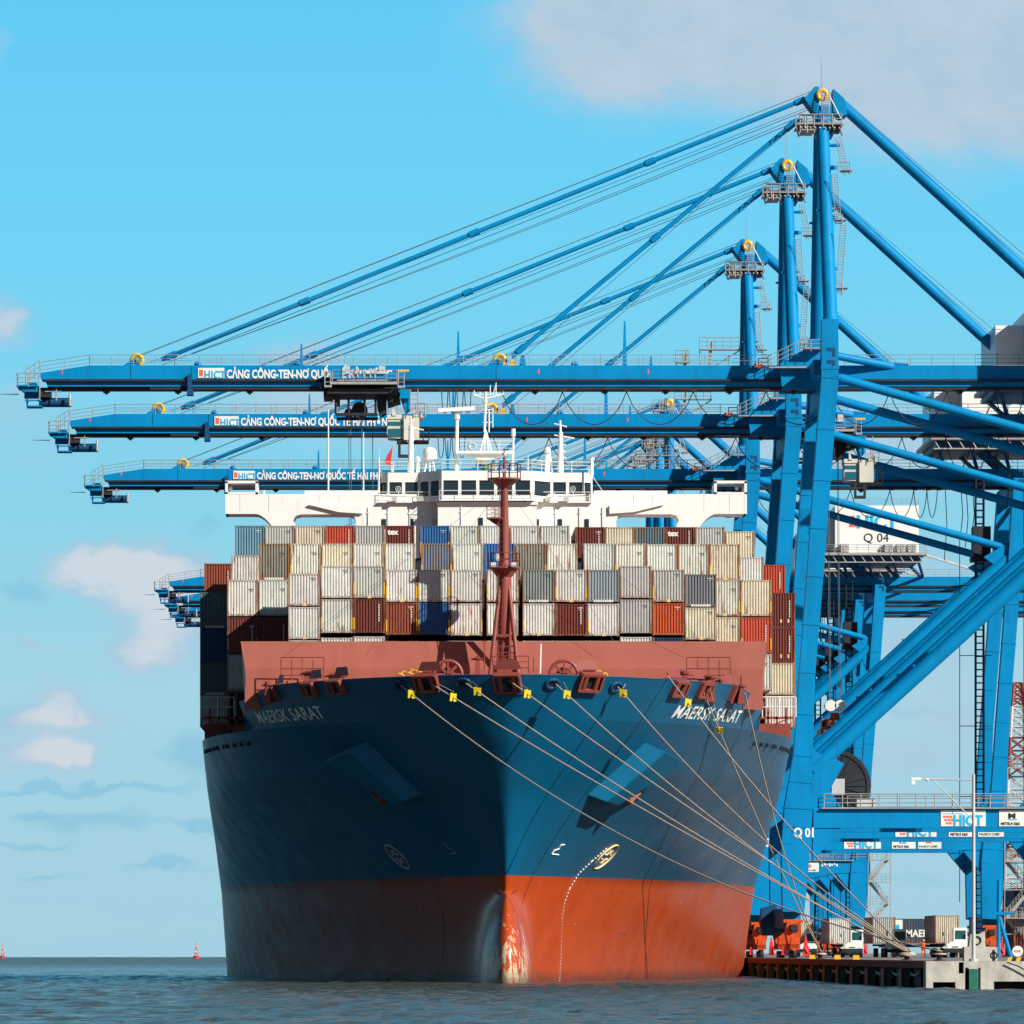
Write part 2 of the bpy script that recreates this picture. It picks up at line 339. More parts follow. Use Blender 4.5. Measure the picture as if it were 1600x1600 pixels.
# ---------------------------------------------------------------- quay
QX = 33.6            # quay face; fender faces stand at 32.4
def build_quay():
    m = MB()
    # deck slab with end wall towards the camera, built of blocks round the openings
    Y0 = 364.0; X0 = 32.4
    def X(px): return (px - VPX) * Y0 / F
    def Z(py): return H + (EYE - py) * Y0 / F
    top = 1.75
    m.box(X0 + 1.2, 400, Y0 + 1.8, 2500, -3, top)                     # body
    m.build('quay', MT['asph'])['kind'] = 'structure'
    w = MB()
    def blk(x0, x1, y0, y1, d=1.8): w.box(X(x0), X(x1), Y0, Y0 + d, Z(y1), Z(y0))
    t = 1502
    blk(1447, 1458, t, 1560); blk(1458, 1493, t, 1534.5); blk(1493, 1498, t, 1560); blk(1498, 1506, t, 1503.5, 1.6); blk(1498, 1506, 1521, 1560)
    blk(1506, 1511, t, 1560); blk(1511, 1532, t, 1514); blk(1532, 1553, t, 1560); blk(1553, 1800, t, 1533.5); blk(1800, 1830, t, 1560); blk(1830, 2100, t, 1533); blk(2100, 2300, t, 1560)
    w.box(X(1458), X(2300), Y0 + 1.5, Y0 + 1.79, -3, 1.6)
    w.build('quay_end_wall', MT['conc'])['kind'] = 'structure'
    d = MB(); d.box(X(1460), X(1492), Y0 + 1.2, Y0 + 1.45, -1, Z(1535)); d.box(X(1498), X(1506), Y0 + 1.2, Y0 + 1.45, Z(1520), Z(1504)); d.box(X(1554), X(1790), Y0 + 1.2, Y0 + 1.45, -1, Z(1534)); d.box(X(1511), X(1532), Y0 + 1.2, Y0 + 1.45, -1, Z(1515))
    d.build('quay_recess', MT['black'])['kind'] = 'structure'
    # long capping beam of the berth face
    c = MB(); c.box(33.4, 33.6, Y0 + 1.81, 1500, -2, 1.3); c.build('berth_wall', MT['black'])['kind'] = 'structure'
    c = MB(); c.box(32.6, 34.6, Y0 + 4, 1500, 1.32, 1.78)
    c.build('quay_kerb', MT['brown'])['kind'] = 'structure'
    # end fender, green
    f = tag(empty('fender', (X(1521), Y0 - .1, 0)), 'green fender post standing in the notch of the pale concrete quay end', 'fender')
    q = MB(); q.box(-.28, .28, -.1, .45, -1.5, Z(1514)); q.build('fender_pad', MT['green'], f)
    q = MB(); q.box(-.5, -.3, .1, .5, -1.5, Z(1512)); q.box(.3, .44, .1, .5, -1.5, Z(1512)); q.build('fender_frame', MT['black'], f)
    # fenders along the berth
    proto = None; n = 14
    words = ['first', 'second', 'third', 'fourth', 'fifth', 'sixth', 'seventh', 'eighth', 'ninth', 'tenth', 'eleventh', 'twelfth', 'thirteenth', 'fourteenth']
    for i in range(n):
        y = 383.6 + 13.8 * i
        if proto is None:
            proto = empty('berth_fender', (32.4, y, 0))
            q = MB(); q.box(.26, .52, -1.25, 1.0, -.35, 1.28); q.box(.0, .05, -1.0, 1.0, -1.2, 1.2); q.build('fender_pad', MT['green'], proto)
            q = MB(); q.box(.055, .255, -1.15, 1.05, -1.4, 1.3); q.box(.255, .5, -1.1, .95, -1.4, -.36); q.build('fender_frame', MT['brown'], proto)
            q = MB(); q.tube((.5, 0, 0.0), (1.0, 0, 0.0), .6, n=14); q.box(.75, .99, -6.9, 6.7, -1.3, 1.25); q.build('rubber_cone', MT['black'], proto)
            q = MB()
            for s in (-1, 1):
                q = MB()
                for k in range(7):
                    a_ = Vector((.62, s * 1.1 + s * k * .8, 1.02 - .16 * math.sin(math.pi * k / 7) - .07 * (k % 2))); b_ = Vector((.62, s * 1.1 + s * (k + 1) * .8, 1.02 - .16 * math.sin(math.pi * (k + 1) / 7) - .07 * ((k + 1) % 2)))
                    q.tube(a_, b_, .07, n=5)
                q.build('chain', MT['board'], proto)
            o = proto
        else:
            o = copy_tree(proto); o.location.y = y
        tag(o, f'green faced fender panel on the dark berth wall, {words[i]} from the concrete corner', 'fender', 'fenders along the berth')
    # tyres/dark wall behind fenders
    # yellow blocks on the kerb
    pr = None
    for i, (px, w_) in enumerate(((1263, 'beside the crane bogies'), (1302, 'middle one of the three'), (1331, 'nearest the concrete corner'))):
        Y = F * 33.0 / (px - VPX)
        if pr is None:
            pr = empty('kerb_block'); pr.name = 'kerb_block'
            q = MB(); q.prism([(-.26, -.15), (.26, -.15), (.22, .32), (-.22, .32)], -.25, .25); q.build('block', MT['yellow'], pr); o = pr
            q = MB(); q.tube((-.12, 0, .32), (-.12, 0, .4), .03, n=6).tube((.12, 0, .32), (.12, 0, .4), .03, n=6).tube((-.12, 0, .4), (.12, 0, .4), .03, n=6); q.build('handle', MT['dark'], pr)
        else: o = copy_tree(pr)
        o.location = (33.3, Y, 1.4)
        o.location.z = 1.78
        o.location.x = 33.3
        tag(o, f'yellow painted block on the rusty quay kerb, {w_}', 'marker block', 'yellow kerb blocks')
build_quay()

BOLL = []
def bollard(X, Y, lab):
    o = tag(empty('bollard', (X, Y, 1.78)), lab, 'bollard', 'bollards on the quay edge')
    q = MB(); q.tube((0, 0, 0), (0, 0, .06), .38, n=14); q.tube((0, 0, .06), (0, 0, .5), .18, .2, n=14); q.tube((0, 0, .5), (0, 0, .62), .29, .25, n=14); q.build('post', MT['dark'], o)
    q = MB(); q.tube((0, 0, .62), (0, 0, .66), .25, .14, n=14); q.build('cap', MT['yellow'], o)
    return o
bollard(34.7, 405, 'dark bollard on the kerb holding the thick bunch of bow lines')
bollard(35.0, 384, 'dark bollard near the concrete corner holding the single lowest line')
bollard(34.6, 487, 'dark bollard beside the orange bogies holding two steep lines')
# ---------------------------------------------------------------- the ship: hull as a function half-breadth(t aft of stem, z)
SX, SY, BEAM = 8.05, 435.0, 24.1
def lerp(a, b, t): return a + (b - a) * t
def interp(x, tab):
    if x <= tab[0][0]: return tab[0][1]
    for (x0, y0), (x1, y1) in zip(tab, tab[1:]):
        if x <= x1:
            t = (x - x0) / (x1 - x0); return y0 + (y1 - y0) * t
    return tab[-1][1]
def stem_t(z): return interp(z, [(-3, 11), (4, 9.2), (7, 8.0), (10, 6.6), (14, 4.7), (18, 2.4), (22.6, 0)])
def front_t(z):
    s = stem_t(z)
    if z < 6.9:
        q = 1 - ((z - .3) / 6.6) ** 2
        if q > 0: return min(s, 9.2 - 7.6 * math.sqrt(q))
    return s
def hb(t, z):
    ts = stem_t(z)
    L = interp(z, [(-3, 135), (0, 125), (7.6, 108), (12, 88), (16, 66), (19.5, 53), (22.6, 49)])
    p = interp(z, [(-3, 1.75), (0, 1.8), (8, 1.95), (14, 2.0), (20, 2.0), (22.6, 2.0)])
    q = interp(z, [(-3, .98), (3, 1.0), (8, 1.05), (12, 1.25), (15, 1.4), (19, 1.58), (22.6, 1.74)])
    u = (t - ts) / (L - ts)
    h = 0.0 if u <= 0 else (BEAM if u >= 1 else BEAM * (1 - (1 - u) ** p) ** (1 / q))
    if u > 0:
        d = t - ts; R = interp(z, [(-3, .1), (7, .15), (9, .3), (14, .7), (19, 1.3), (22.6, 1.5)])
        h = min(BEAM, math.sqrt(h * h + 2 * R * d * math.exp(-d / 3.5)))
    wb = 0
    if z < 6.9:
        qq = 1 - ((z - .3) / 6.6) ** 2
        tf = front_t(z)
        if qq > 0 and t > tf:
            g = min(1, (t - tf) / 7.0)
            wb = 1.95 * math.sqrt(max(0, 1 - (1 - g) ** 2)) * qq ** .62
            wb *= max(0, 1 - max(0, t - 20) / 14)
    if h > 0 and wb > 0:
        k = 1.5 * min(1, wb / 1.2) + .001; d = max(0, 1 - abs(h - wb) / k); return max(h, wb) + k * d * d * d / 6
    return max(h, wb)
def hp(t, z, side, off=0.0):
    """point on the hull skin; side -1 = picture left"""
    b = hb(t, z); d = .15
    nt_ = -(hb(t + d, z) - hb(t - d, z)) / (2 * d); nz_ = -(hb(t, z + d) - hb(t, z - d)) / (2 * d)
    n = Vector((1, nt_, nz_)).normalized() * off
    return Vector((SX + side * (b + n.x), SY + t + n.y, z + n.z))
def find_t(X, z):
    """t where the half-breadth equals |X-SX| at height z"""
    w = abs(X - SX); lo, hi = front_t(z), 60
    for _ in range(40):
        m = (lo + hi) / 2
        if hb(m, z) < w: lo = m
        else: hi = m
    return lo
def on_hull(px, py, off=0.0):
    """hull skin point seen at a photo pixel"""
    Y = SY + 5
    for _ in range(30):
        p = P(px, py, Y); t = find_t(p.x, p.z); Y = lerp(Y, SY + t, .6)
    p = P(px, py, Y); side = 1 if p.x > SX else -1
    return hp(find_t(p.x, p.z), p.z, side, off), find_t(p.x, p.z), p.z, side

FC_END = 25.5        # forecastle length
def fc_top(t): return 22.6 if t < 17 else lerp(22.6, 21.6, (t - 17) / (FC_END - 17))
ship = tag(empty('container_ship', (SX, SY + 150, 0)), 'large dark blue and red container ship moored bow on, loaded with stacked boxes', 'container ship')
OFF = ship.location.copy()
def SP(mb_): mb_.off = OFF.copy(); return mb_
def hull_mesh(zs, ts_fn, name, m, close_top=None):
    vs = []; fs = []; rows = []
    for z in zs:
        row = []
        tl = ts_fn(z)
        for side in (-1, 1):
            r = []
            for t in tl:
                zz = z if not callable(close_top) else close_top(z, t)
                r.append((SX + side * hb(t, zz), SY + t, zz))
            row.append(r)
        rows.append(row)
    K = len(rows[0][0])
    for row in rows:
        for r in row: vs += r
    def ix(j, s, i): return (j * 2 + s) * K + i
    for j in range(len(rows) - 1):
        for s in (0, 1):
            for i in range(K - 1):
                f = (ix(j, s, i), ix(j, s, i + 1), ix(j + 1, s, i + 1), ix(j + 1, s, i))
                fs.append(f if s == 1 else f[::-1])
        # stem closing
    b = SP(MB()); b.add(vs, fs)
    return b
def ts_full(z, tend=300):
    t0 = front_t(z); N_ = 84
    return [t0 + (tend - t0) * (i / N_) ** 2.6 for i in range(N_ + 1)]
def fcmap(w):
    """vertical map so that the top rows follow the sheer of the forecastle bulwark"""
    return w
# lower hull up to main deck, full length
zs = [-3 + 22.5 * i / 75 for i in range(76)]
b = hull_mesh(zs, ts_full, 'hull', None)
deckm = 19.5
# upper strake of the forecastle
zt = [19.5 + 3.1 * i / 12 for i in range(13)]
vs = []; fs = []; K = 41; rows = []
for z in zt:
    for side in (-1, 1):
        for i in range(K):
            t = front_t(z) + (FC_END - front_t(z)) * (i / (K - 1)) ** 1.8
            top = fc_top(t); zz = 19.5 + (z - 19.5) * (top - 19.5) / 3.1
            vs.append((SX + side * hb(t, zz), SY + t, zz))
for j in range(len(zt) - 1):
    for s in (0, 1):
        for i in range(K - 1):
            q = [((j * 2 + s) * K + i), ((j * 2 + s) * K + i + 1), (((j + 1) * 2 + s) * K + i + 1), (((j + 1) * 2 + s) * K + i)]
            fs.append(tuple(q) if s else tuple(q[::-1]))
b.add(vs, fs)
# transom
b.add([(SX - BEAM, SY + 300, -3), (SX + BEAM, SY + 300, -3), (SX + BEAM, SY + 300, 19.5), (SX - BEAM, SY + 300, 19.5)], [(0, 1, 2, 3)])
hm = bpy.data.materials.new('hull_paint'); hm.use_nodes = True
def hull_mat(m):
    N = m.node_tree.nodes; L = m.node_tree.links; bs = N['Principled BSDF']
    tc = N.new('ShaderNodeTexCoord'); geo = N.new('ShaderNodeNewGeometry'); sep = N.new('ShaderNodeSeparateXYZ'); L.new(geo.outputs['Position'], sep.inputs[0])
    def noise(scale, det, sc=(1, 1, 1), r=.6):
        mp = N.new('ShaderNodeMapping'); L.new(tc.outputs['Object'], mp.inputs[0]); mp.inputs['Scale'].default_value = sc
        n = N.new('ShaderNodeTexNoise'); L.new(mp.outputs[0], n.inputs[0]); n.inputs['Scale'].default_value = scale; n.inputs['Detail'].default_value = det; n.inputs['Roughness'].default_value = r; return n.outputs[0]
    def mix(f, c1, c2):
        n = N.new('ShaderNodeMix'); n.data_type = 'RGBA'
        for s, v in ((n.inputs[0], f), (n.inputs[6], c1), (n.inputs[7], c2)):
            if isinstance(v, (int, float)): s.default_value = v
            elif isinstance(v, tuple): s.default_value = (*v, 1)
            else: L.new(v, s)
        return n.outputs[2]
    def thr(src, lo, hi, mul=1.0, lo2=0.0):
        r = N.new('ShaderNodeMapRange'); L.new(src, r.inputs[0]); r.inputs[1].default_value = lo; r.inputs[2].default_value = hi; r.inputs[3].default_value = lo2; r.inputs[4].default_value = mul; return r.outputs[0]
    def M(op, x, y):
        n = N.new('ShaderNodeMath'); n.operation = op
        for i, v in enumerate((x, y)):
            if isinstance(v, (int, float)): n.inputs[i].default_value = v
            else: L.new(v, n.inputs[i])
        return n.outputs[0]
    Z = sep.outputs[2]; Yp = sep.outputs[1]
    # topsides: deep blue, paler grey-blue further aft
    blue = mix(thr(noise(.25, 7), .3, .7), (.0, .078, .16), (.0, .10, .205))
    aft_pale = M('MULTIPLY', thr(Yp, SY + 7, SY + 28, .5), thr(noise(.3, 8, (1, 1, .3)), .25, .6, 1.0, .55))
    blue = mix(aft_pale, blue, (.055, .12, .185))
    redc = mix(thr(noise(.35, 8), .3, .7), (.38, .045, .006), (.46, .064, .010))
    redc = mix(M('MULTIPLY', thr(Yp, SY + 20, SY + 60, .45), thr(noise(.22, 8), .35, .65)), redc, (.30, .10, .07))
    redc = mix(thr(noise(1.4, 10, (.3, .3, 2.2), .7), .68, .70, .8), redc, (.62, .42, .34))
    redc = mix(thr(noise(.9, 8, (.2, .2, 2.5)), .66, .72, .6), redc, (.12, .05, .05))
    # bulb nose: paint rubbed off in strands
    rub = M('MULTIPLY', thr(Yp, SY + 6.5, SY + 3.0, 1.0), thr(M('ADD', noise(1.6, 8, (1, 1, .25), .75), thr(Z, 6, -1, .16)), .585, .61))
    redc = mix(rub, redc, (.62, .47, .30))
    c = mix(thr(Z, 8.02, 8.06), redc, blue)
    # rust weeps on the topsides
    rn = M('MULTIPLY', thr(noise(.9, 9, (1, 1, .12), .7), .61, .70, .85), thr(noise(.12, 3), .5, .6))
    c = mix(rn, c, (.20, .07, .025))
    # weld seams of the plating every 2.9 m in height
    fr = M('FRACT', M('DIVIDE', Z, 2.9), 0); seam = thr(fr, .012, .0, .35)
    c = mix(seam, c, (.02, .05, .07))
    row = M('MULTIPLY', M('FLOOR', M('DIVIDE', Z, 2.9), 0), .37); fy = M('FRACT', M('ADD', M('DIVIDE', Yp, 8.5), row), 0); c = mix(thr(fy, .006, .0, .3), c, (.02, .04, .06))
    wl = M('MULTIPLY', thr(M('ADD', Z, M('MULTIPLY', noise(.5, 7, (1, 1, 3)), 1.6)), 1.9, .9), .7); c = mix(wl, c, (.05, .03, .025))
    # oil-canning: plating dished between the frames
    L.new(c, bs.inputs['Base Color']); bs.inputs['Roughness'].default_value = .33; bs.inputs['Specular IOR Level'].default_value = .3
    rr = thr(noise(.4, 6), .3, .7, .42, .26); L.new(rr, bs.inputs['Roughness'])
    bp = N.new('ShaderNodeBump'); bp.inputs['Strength'].default_value = .5; bp.inputs['Distance'].default_value = .05; fr2 = N.new('ShaderNodeMath'); fr2.operation = 'SINE'; L.new(M('MULTIPLY', Yp, 7.4), fr2.inputs[0]); L.new(M('ADD', noise(.45, 3, (1, 1, .7)), M('MULTIPLY', fr2.outputs[0], .08)), bp.inputs['Height']); L.new(bp.outputs[0], bs.inputs['Normal'])
hull_mat(hm)
hull = b.build('hull', hm, ship, loc=(0, 0, 0), smooth=True)
# weld duplicate verts between strakes / at the stem
bm = bmesh.new(); bm.from_mesh(hull.data); bmesh.ops.remove_doubles(bm, verts=bm.verts, dist=.004); bmesh.ops.recalc_face_normals(bm, faces=bm.faces)
for f in bm.faces: f.smooth = True
bm.to_mesh(hull.data); bm.free()
# decks
q = SP(MB()); L_ = []
for i in range(30):
    t = .4 + (FC_END - .4) * i / 29; L_.append((t, hb(t, 21.3) - .05))
vs = [(SX - w, SY + t, 21.2) for t, w in L_] + [(SX + w, SY + t, 21.2) for t, w in L_]
q.add(vs, [(i, i + 1, 30 + i + 1, 30 + i) for i in range(29)]); q.build('forecastle_deck', MT['red'], ship)
q = SP(MB()); L_ = [(t, hb(t, 19.4) - .02) for t in [FC_END - 2 + (300 - FC_END) * (i / 40) ** 1.5 for i in range(41)]]
vs = [(SX - w, SY + t, 19.45) for t, w in L_] + [(SX + w, SY + t, 19.45) for t, w in L_]
q.add(vs, [(i, i + 1, 41 + i + 1, 41 + i) for i in range(40)]); q.build('main_deck', MT['red'], ship)
# bulwark cap rail
q = SP(MB())
for side in (-1, 1):
    pts = [hp(t, fc_top(t), side, .0) + Vector((0, 0, .04)) for t in [.02 + (FC_END - .1) * (i / 30) ** 1.8 for i in range(31)]]
    q.path(pts, .045, n=6)
q.build('cap_rail', hm, ship)
# forecastle break wall
q = SP(MB()); w = hb(FC_END, 20.5); q.box(SX - w, SX + w, SY + FC_END - .2, SY + FC_END, 19.5, 21.2)
for s in (-1, 1): q.box(SX + s * w, SX + s * (w - 1.0), SY + FC_END - .2, SY + FC_END, 21.2, 21.6)
q.build('forecastle_break', MT['dblue'], ship)

# name on both bows
def wrap_text(body, size, t_start, z0, side, m, name, dirn, off=.03, ob=0.012, sx=1.0, steps=True, spacing=1.05):
    me = text_mesh(body, size, off=ob, extrude=0.0, sx=sx, spacing=spacing)
    bm = bmesh.new(); bm.from_mesh(me); bmesh.ops.triangulate(bm, faces=bm.faces)
    bmesh.ops.subdivide_edges(bm, edges=[e_ for e_ in bm.edges if e_.calc_length() > .5], cuts=2)
    bm.to_mesh(me); bm.free()
    # arc length table along the waterplane at z0
    tab = [(0, t_start)]; t = t_start; s = 0
    for i in range(600):
        dt = .05 * dirn; p0 = hp(t, z0 + .5, side); p1 = hp(t + dt, z0 + .5, side); s += (p1 - p0).length; t += dt; tab.append((s, t))
        if s > 30: break
    for v in me.vertices:
        tt = interp(v.co.x, tab); v.co = hp(tt, z0 + v.co.z, side, off) - OFF
    me.name = name; me.materials.clear(); me.materials.append(m)
    o = bpy.data.objects.new(name, me); COL.objects.link(o); o.parent = hull
    return o
# picture-left bow: letters run from aft to bow; picture-right bow: from bow to aft
p1, t1, z1, s1 = on_hull(402, 1122); p2, t2, z2, s2 = on_hull(1046, 1122)
wrap_text('MAERSK SARAT', 1.32, t1, 19.95, -1, MT['mark'], 'name_lettering', -1, sx=1.22, ob=.02)
wrap_text('MAERSK SARAT', 1.32, t2, 19.95, 1, MT['mark'], 'name_lettering', 1, sx=1.22, ob=.02)
def strip_on_hull(pxs, w, m, name, dash=None, off=.03):
    """thin ribbon on the skin following photo pixels"""
    q = SP(MB()); pts = [on_hull(x, y, off)[0] for x, y in pxs]
    segs = []
    for a_, b_ in zip(pts, pts[1:]):
        n = max(1, int((b_ - a_).length / (dash or 1e9)))
        for i in range(n):
            if dash and i % 2: continue
            segs.append((a_.lerp(b_, i / n), a_.lerp(b_, (i + 1) / n)))
    for a_, b_ in segs: q.beam(a_, b_, w, .02, up=(0, -1, .2))
    return q.build(name, m, hull)
strip_on_hull([(948, 1325), (925, 1345), (904, 1365), (890, 1388), (882, 1410), (878, 1435), (877, 1470), (876, 1500), (874, 1534)], .07, MT['mark'], 'painted_dots', dash=.14)
strip_on_hull([(702, 1370), (686, 1380), (683, 1400), (690, 1420), (693, 1450), (692, 1500)], .05, MT['grey'], 'painted_dots', dash=.18)
strip_on_hull([(882, 1319), (876, 1320), (873, 1326), (866, 1328), (862, 1334), (873, 1335)], .1, MT['mark'], 'bulb_mark')
strip_on_hull([(692, 1318), (698, 1319), (701, 1325), (708, 1327), (714, 1333), (704, 1334)], .1, MT['grey'], 'bulb_mark')
for (cx, m, sg) in ((947, MT['gold'], 1), (621, MT['lgrey'], -1)):
    q = SP(MB()); c0, t0, z0, sd0 = on_hull(cx, 1338, 0)
    pts = []
    for i in range(21):
        an = 2 * math.pi * i / 20; pts.append(hp(t0 + 1.05 * math.cos(an), z0 + .9 * math.sin(an), sd0, .03))
    for a_, b_ in zip(pts, pts[1:]): q.beam(a_, b_, .16, .02, up=(0, -1, .2))
    for i in range(4):
        an = math.pi / 2 * i + .78; an2 = an + .5; an3 = an - .5
        q.beam(hp(t0 + .6 * math.cos(an2), z0 + .52 * math.sin(an2), sd0, .03), hp(t0 + .3 * math.cos(an), z0 + .26 * math.sin(an), sd0, .03), .16, .02, up=(0, -1, .2))
        q.beam(hp(t0 + .6 * math.cos(an3), z0 + .52 * math.sin(an3), sd0, .03), hp(t0 + .3 * math.cos(an), z0 + .26 * math.sin(an), sd0, .03), .16, .02, up=(0, -1, .2))
    q.build('thruster_mark', m, hull)
# side ports (small dark holes under the deck edge)
q = SP(MB())
for side in (-1, 1):
    for k, t in enumerate((28, 30, 32, 34.5, 35.5, 38.5, 40, 41, 43, 45, 47)):
        c0 = hp(t, 18.6, side, .02); c1 = hp(t + .45, 18.6, side, .02); q.beam(c0, c1, .28, .3)
q.build('freeing_port', MT['black'], hull)

# anchor bolsters: sloping boxes with the anchor in them
def bolster(pts, side, m):
    q = SP(MB())
    A = [on_hull(x, y)[0] for x, y in pts[:4]]; B = [P(x, y, Y) for x, y, Y in pts[4:]]
    q.add(A + B, [(0, 1, 5, 4), (1, 2, 6, 5), (2, 3, 7, 6), (3, 0, 4, 7), (4, 5, 6, 7)])
    return q.build('anchor_bolster', m, ship)
for side in (-1, 1):
    g = empty('anchor_bolster', (0, 0, 0)); g.parent = ship
    t_up, z_up, t_lo, z_lo = 12.0, 18.6, 8.2, 14.4
    def HP(t, z, o=0): return hp(t, z, side, o)
    up_in, up_out = HP(8.6, 18.9), HP(10.6, 18.8)
    # rows along the hull: from upper aft corner to lower forward corner
    if side == 1: aft_top = on_hull(1008, 1160)[0]; fwd_low = on_hull(921, 1240)[0]; aft_bot = on_hull(1046, 1184)[0]; fwd_bot = on_hull(948, 1250)[0]
    else: aft_top = on_hull(576, 1160)[0]; fwd_low = on_hull(657, 1239)[0]; aft_bot = on_hull(531, 1182)[0]; fwd_bot = on_hull(632, 1249)[0]
    out = Vector((side * .62, -.62, -.25)).normalized()
    d1, d2 = 1.5, 1.3
    q = SP(MB())
    a0, a1, b0, b1 = aft_top, fwd_low, aft_bot, fwd_bot
    # top plate pushed outwards, sloping down
    mid = lambda p, k: p + out * k
    T0, T1 = mid(a0.lerp(b0, .25), d1), mid(a1.lerp(b1, .35), d2)
    T2, T3 = mid(b0, d1 * .95), mid(b1, d2 * .9)
    q.add([a0, a1, T1, T0], [(0, 1, 2, 3)])
    q.add([T0, T1, T3, T2], [(0, 1, 2, 3)])
    q.add([a0, T0, T2, b0], [(0, 1, 2, 3)]); q.add([a1, b1, T3, T1], [(0, 1, 2, 3)])
    for x in q.v: pass
    o = q.build('shell', MT['hullblue'], g)
    mo = o.modifiers.new('s', 'SOLIDIFY'); mo.thickness = .12
    q = SP(MB()); q.add([T2.lerp(b0, .1) , T3.lerp(b1, .1), b1.lerp(T3, .05), b0.lerp(T2, .05)], [(0, 1, 2, 3)]); q.build('pocket', MT['black'], g)
    # anchor hanging out of the pocket's lower half
    c_ = b0.lerp(b1, .66) + out * .75 + Vector((0, 0, -.15)); ax = (b1 - b0).normalized()
    q = SP(MB()); q.beam(c_ - ax * 1.5, c_ + ax * .9, .35, .35); w_ = out.cross(ax).normalized()
    q.beam(c_ + ax * .75 - w_ * .75, c_ + ax * .75 + w_ * .75, .5, .55)
    for s_ in (-1, 1): q.beam(c_ + ax * .7 + w_ * s_ * .55, c_ - ax * .35 + w_ * s_ * .5, .45, .3, .2, .15)
    q.build('anchor', MT['brown'] if side < 0 else mat('rusty_anchor', (.30, .09, .035), .8, var=.3, vscale=2), g)

# fairleads: red roller boxes through the bulwark, and round chocks
def fairlead(px, py, w, h, hullpx=None, tilt=0):
    pc, t, z, s = on_hull(px, py, .0)
    tan = (hp(t + .3, z, s) - hp(t - .3, z, s)).normalized()
    if s > 0: pass
    else: tan = -tan
    nrm = hp(t, z, s, 1.0) - hp(t, z, s, 0.0); up = nrm.cross(tan).normalized()
    if up.z < 0: up = -up
    g = empty('roller_fairlead', (0, 0, 0)); g.parent = ship
    q = SP(MB()); C = pc + nrm * .12
    def pt(u_, v_, n_=0): return C + tan * u_ + up * v_ + nrm * n_
    hw, hh = w / 2, h / 2
    for (u0, v0, u1, v1) in ((-hw, -hh, hw, -hh), (-hw, hh, hw, hh), (-hw, -hh, -hw, hh), (hw, -hh, hw, hh)):
        q.beam(pt(u0, v0), pt(u1, v1), .18, .5, up=nrm)
    q.add([pt(-hw - .1, hh, -.8), pt(hw + .1, hh, -.8), pt(hw * .8, hh + .55, -1.2), pt(-hw * .8, hh + .55, -1.2)], [(0, 1, 2, 3)])
    q.build('frame', MT['redpole'], g)
    q = SP(MB()); q.add([pt(-hw, -hh, -.06), pt(hw, -hh, -.06), pt(hw, hh, -.06), pt(-hw, hh, -.06)], [(0, 1, 2, 3)]); q.build('opening', MT['black'], g)
    q = SP(MB())
    for u_ in (-.55, .55): q.tube(pt(u_ * hw, -hh, .05), pt(u_ * hw, hh, .05), .2, n=10)
    q.build('roller', MT['redpole'], g)
    return pc
for px, py, w, h in ((668, 1066, 1.9, 1.2), (793, 1066, 1.9, 1.4), (921, 1065, 1.9, 1.3), (486, 1076, 1.7, 1.0), (527, 1072, 1.7, 1.0), (1060, 1075, 1.7, 1.1), (1099, 1077, 1.7, 1.1), (1146, 1083, 1.3, 1.2), (430, 1083, 1.0, 1.0)):
    fairlead(px, py, w, h)
for px, py in ((725, 1067), (863, 1068), (962, 1073), (625, 1070)):
    pc, t, z, s = on_hull(px, py); nrm = hp(t, z, s, 1.0) - pc
    q = SP(MB()); u_ = nrm.cross(Vector((0, 0, 1))).normalized(); v_ = u_.cross(nrm)
    ring = [pc + nrm * .08 + u_ * (.52 * math.cos(k * .4488)) + v_ * (.36 * math.sin(k * .4488)) for k in range(15)]
    q.path(ring, .12, n=6); q.build('mooring_chock', MT['dblue'], ship)
    q = SP(MB()); q.add([pc + nrm * .06 + u_ * (.46 * math.cos(k * .4488)) + v_ * (.3 * math.sin(k * .4488)) for k in range(14)], [tuple(range(14))]); q.build('chock_opening', MT['black'], ship)

# breakwater with deck gear
BW = 456.1
q = SP(MB())
def bw(px, py): return P(px, py, BW)
xl, xr = P(378, 0, BW).x, P(1197, 0, BW).x; zt_ = 26.2; zb = 21.2; zk = 24.1
for s, (x_out, xc) in ((-1, (xl, SX)), (1, (xr, SX))):
    # lower half upright, upper half leaning forward a little; set back at the centre
    y_out, y_c = BW - .6 * 0, BW + .0
    q.add([(x_out - s * .5, y_out, zb), (xc, y_c, zb), (xc, y_c, zk), (x_out - s * .35, y_out, zk), (x_out, y_out + .3, zt_), (xc, y_c + .3, zt_)], [(0, 1, 2, 3), (3, 2, 5, 4)])
    q.add([(x_out - s * .5, y_out, zb), (x_out - s * .35, y_out, zk), (x_out, y_out + .3, zt_), (x_out, y_out + 2.2, zt_ - .3), (x_out - s * .3, y_out + 2.2, zb)], [(0, 1, 2, 3, 4)])
o = q.build('breakwater', MT['red'], ship); mo = o.modifiers.new('s', 'SOLIDIFY'); mo.thickness = .1; mo.offset = -1
# lower flank of the breakwater coming down to the bulwark ends
for s, xo in ((-1, xl), (1, xr)):
    q = SP(MB()); q.add([(xo - s * .3, BW - .01, 23.6), (xo - s * 1.9, BW - .01, 23.6), (xo - s * 1.9, BW - .01, 21.0), (xo - s * .2, BW - .01, 20.9)], [(0, 1, 2, 3)])
    o = q.build('breakwater_flank', MT['red'], ship); mo = o.modifiers.new('s', 'SOLIDIFY'); mo.thickness = .05; mo.offset = 1
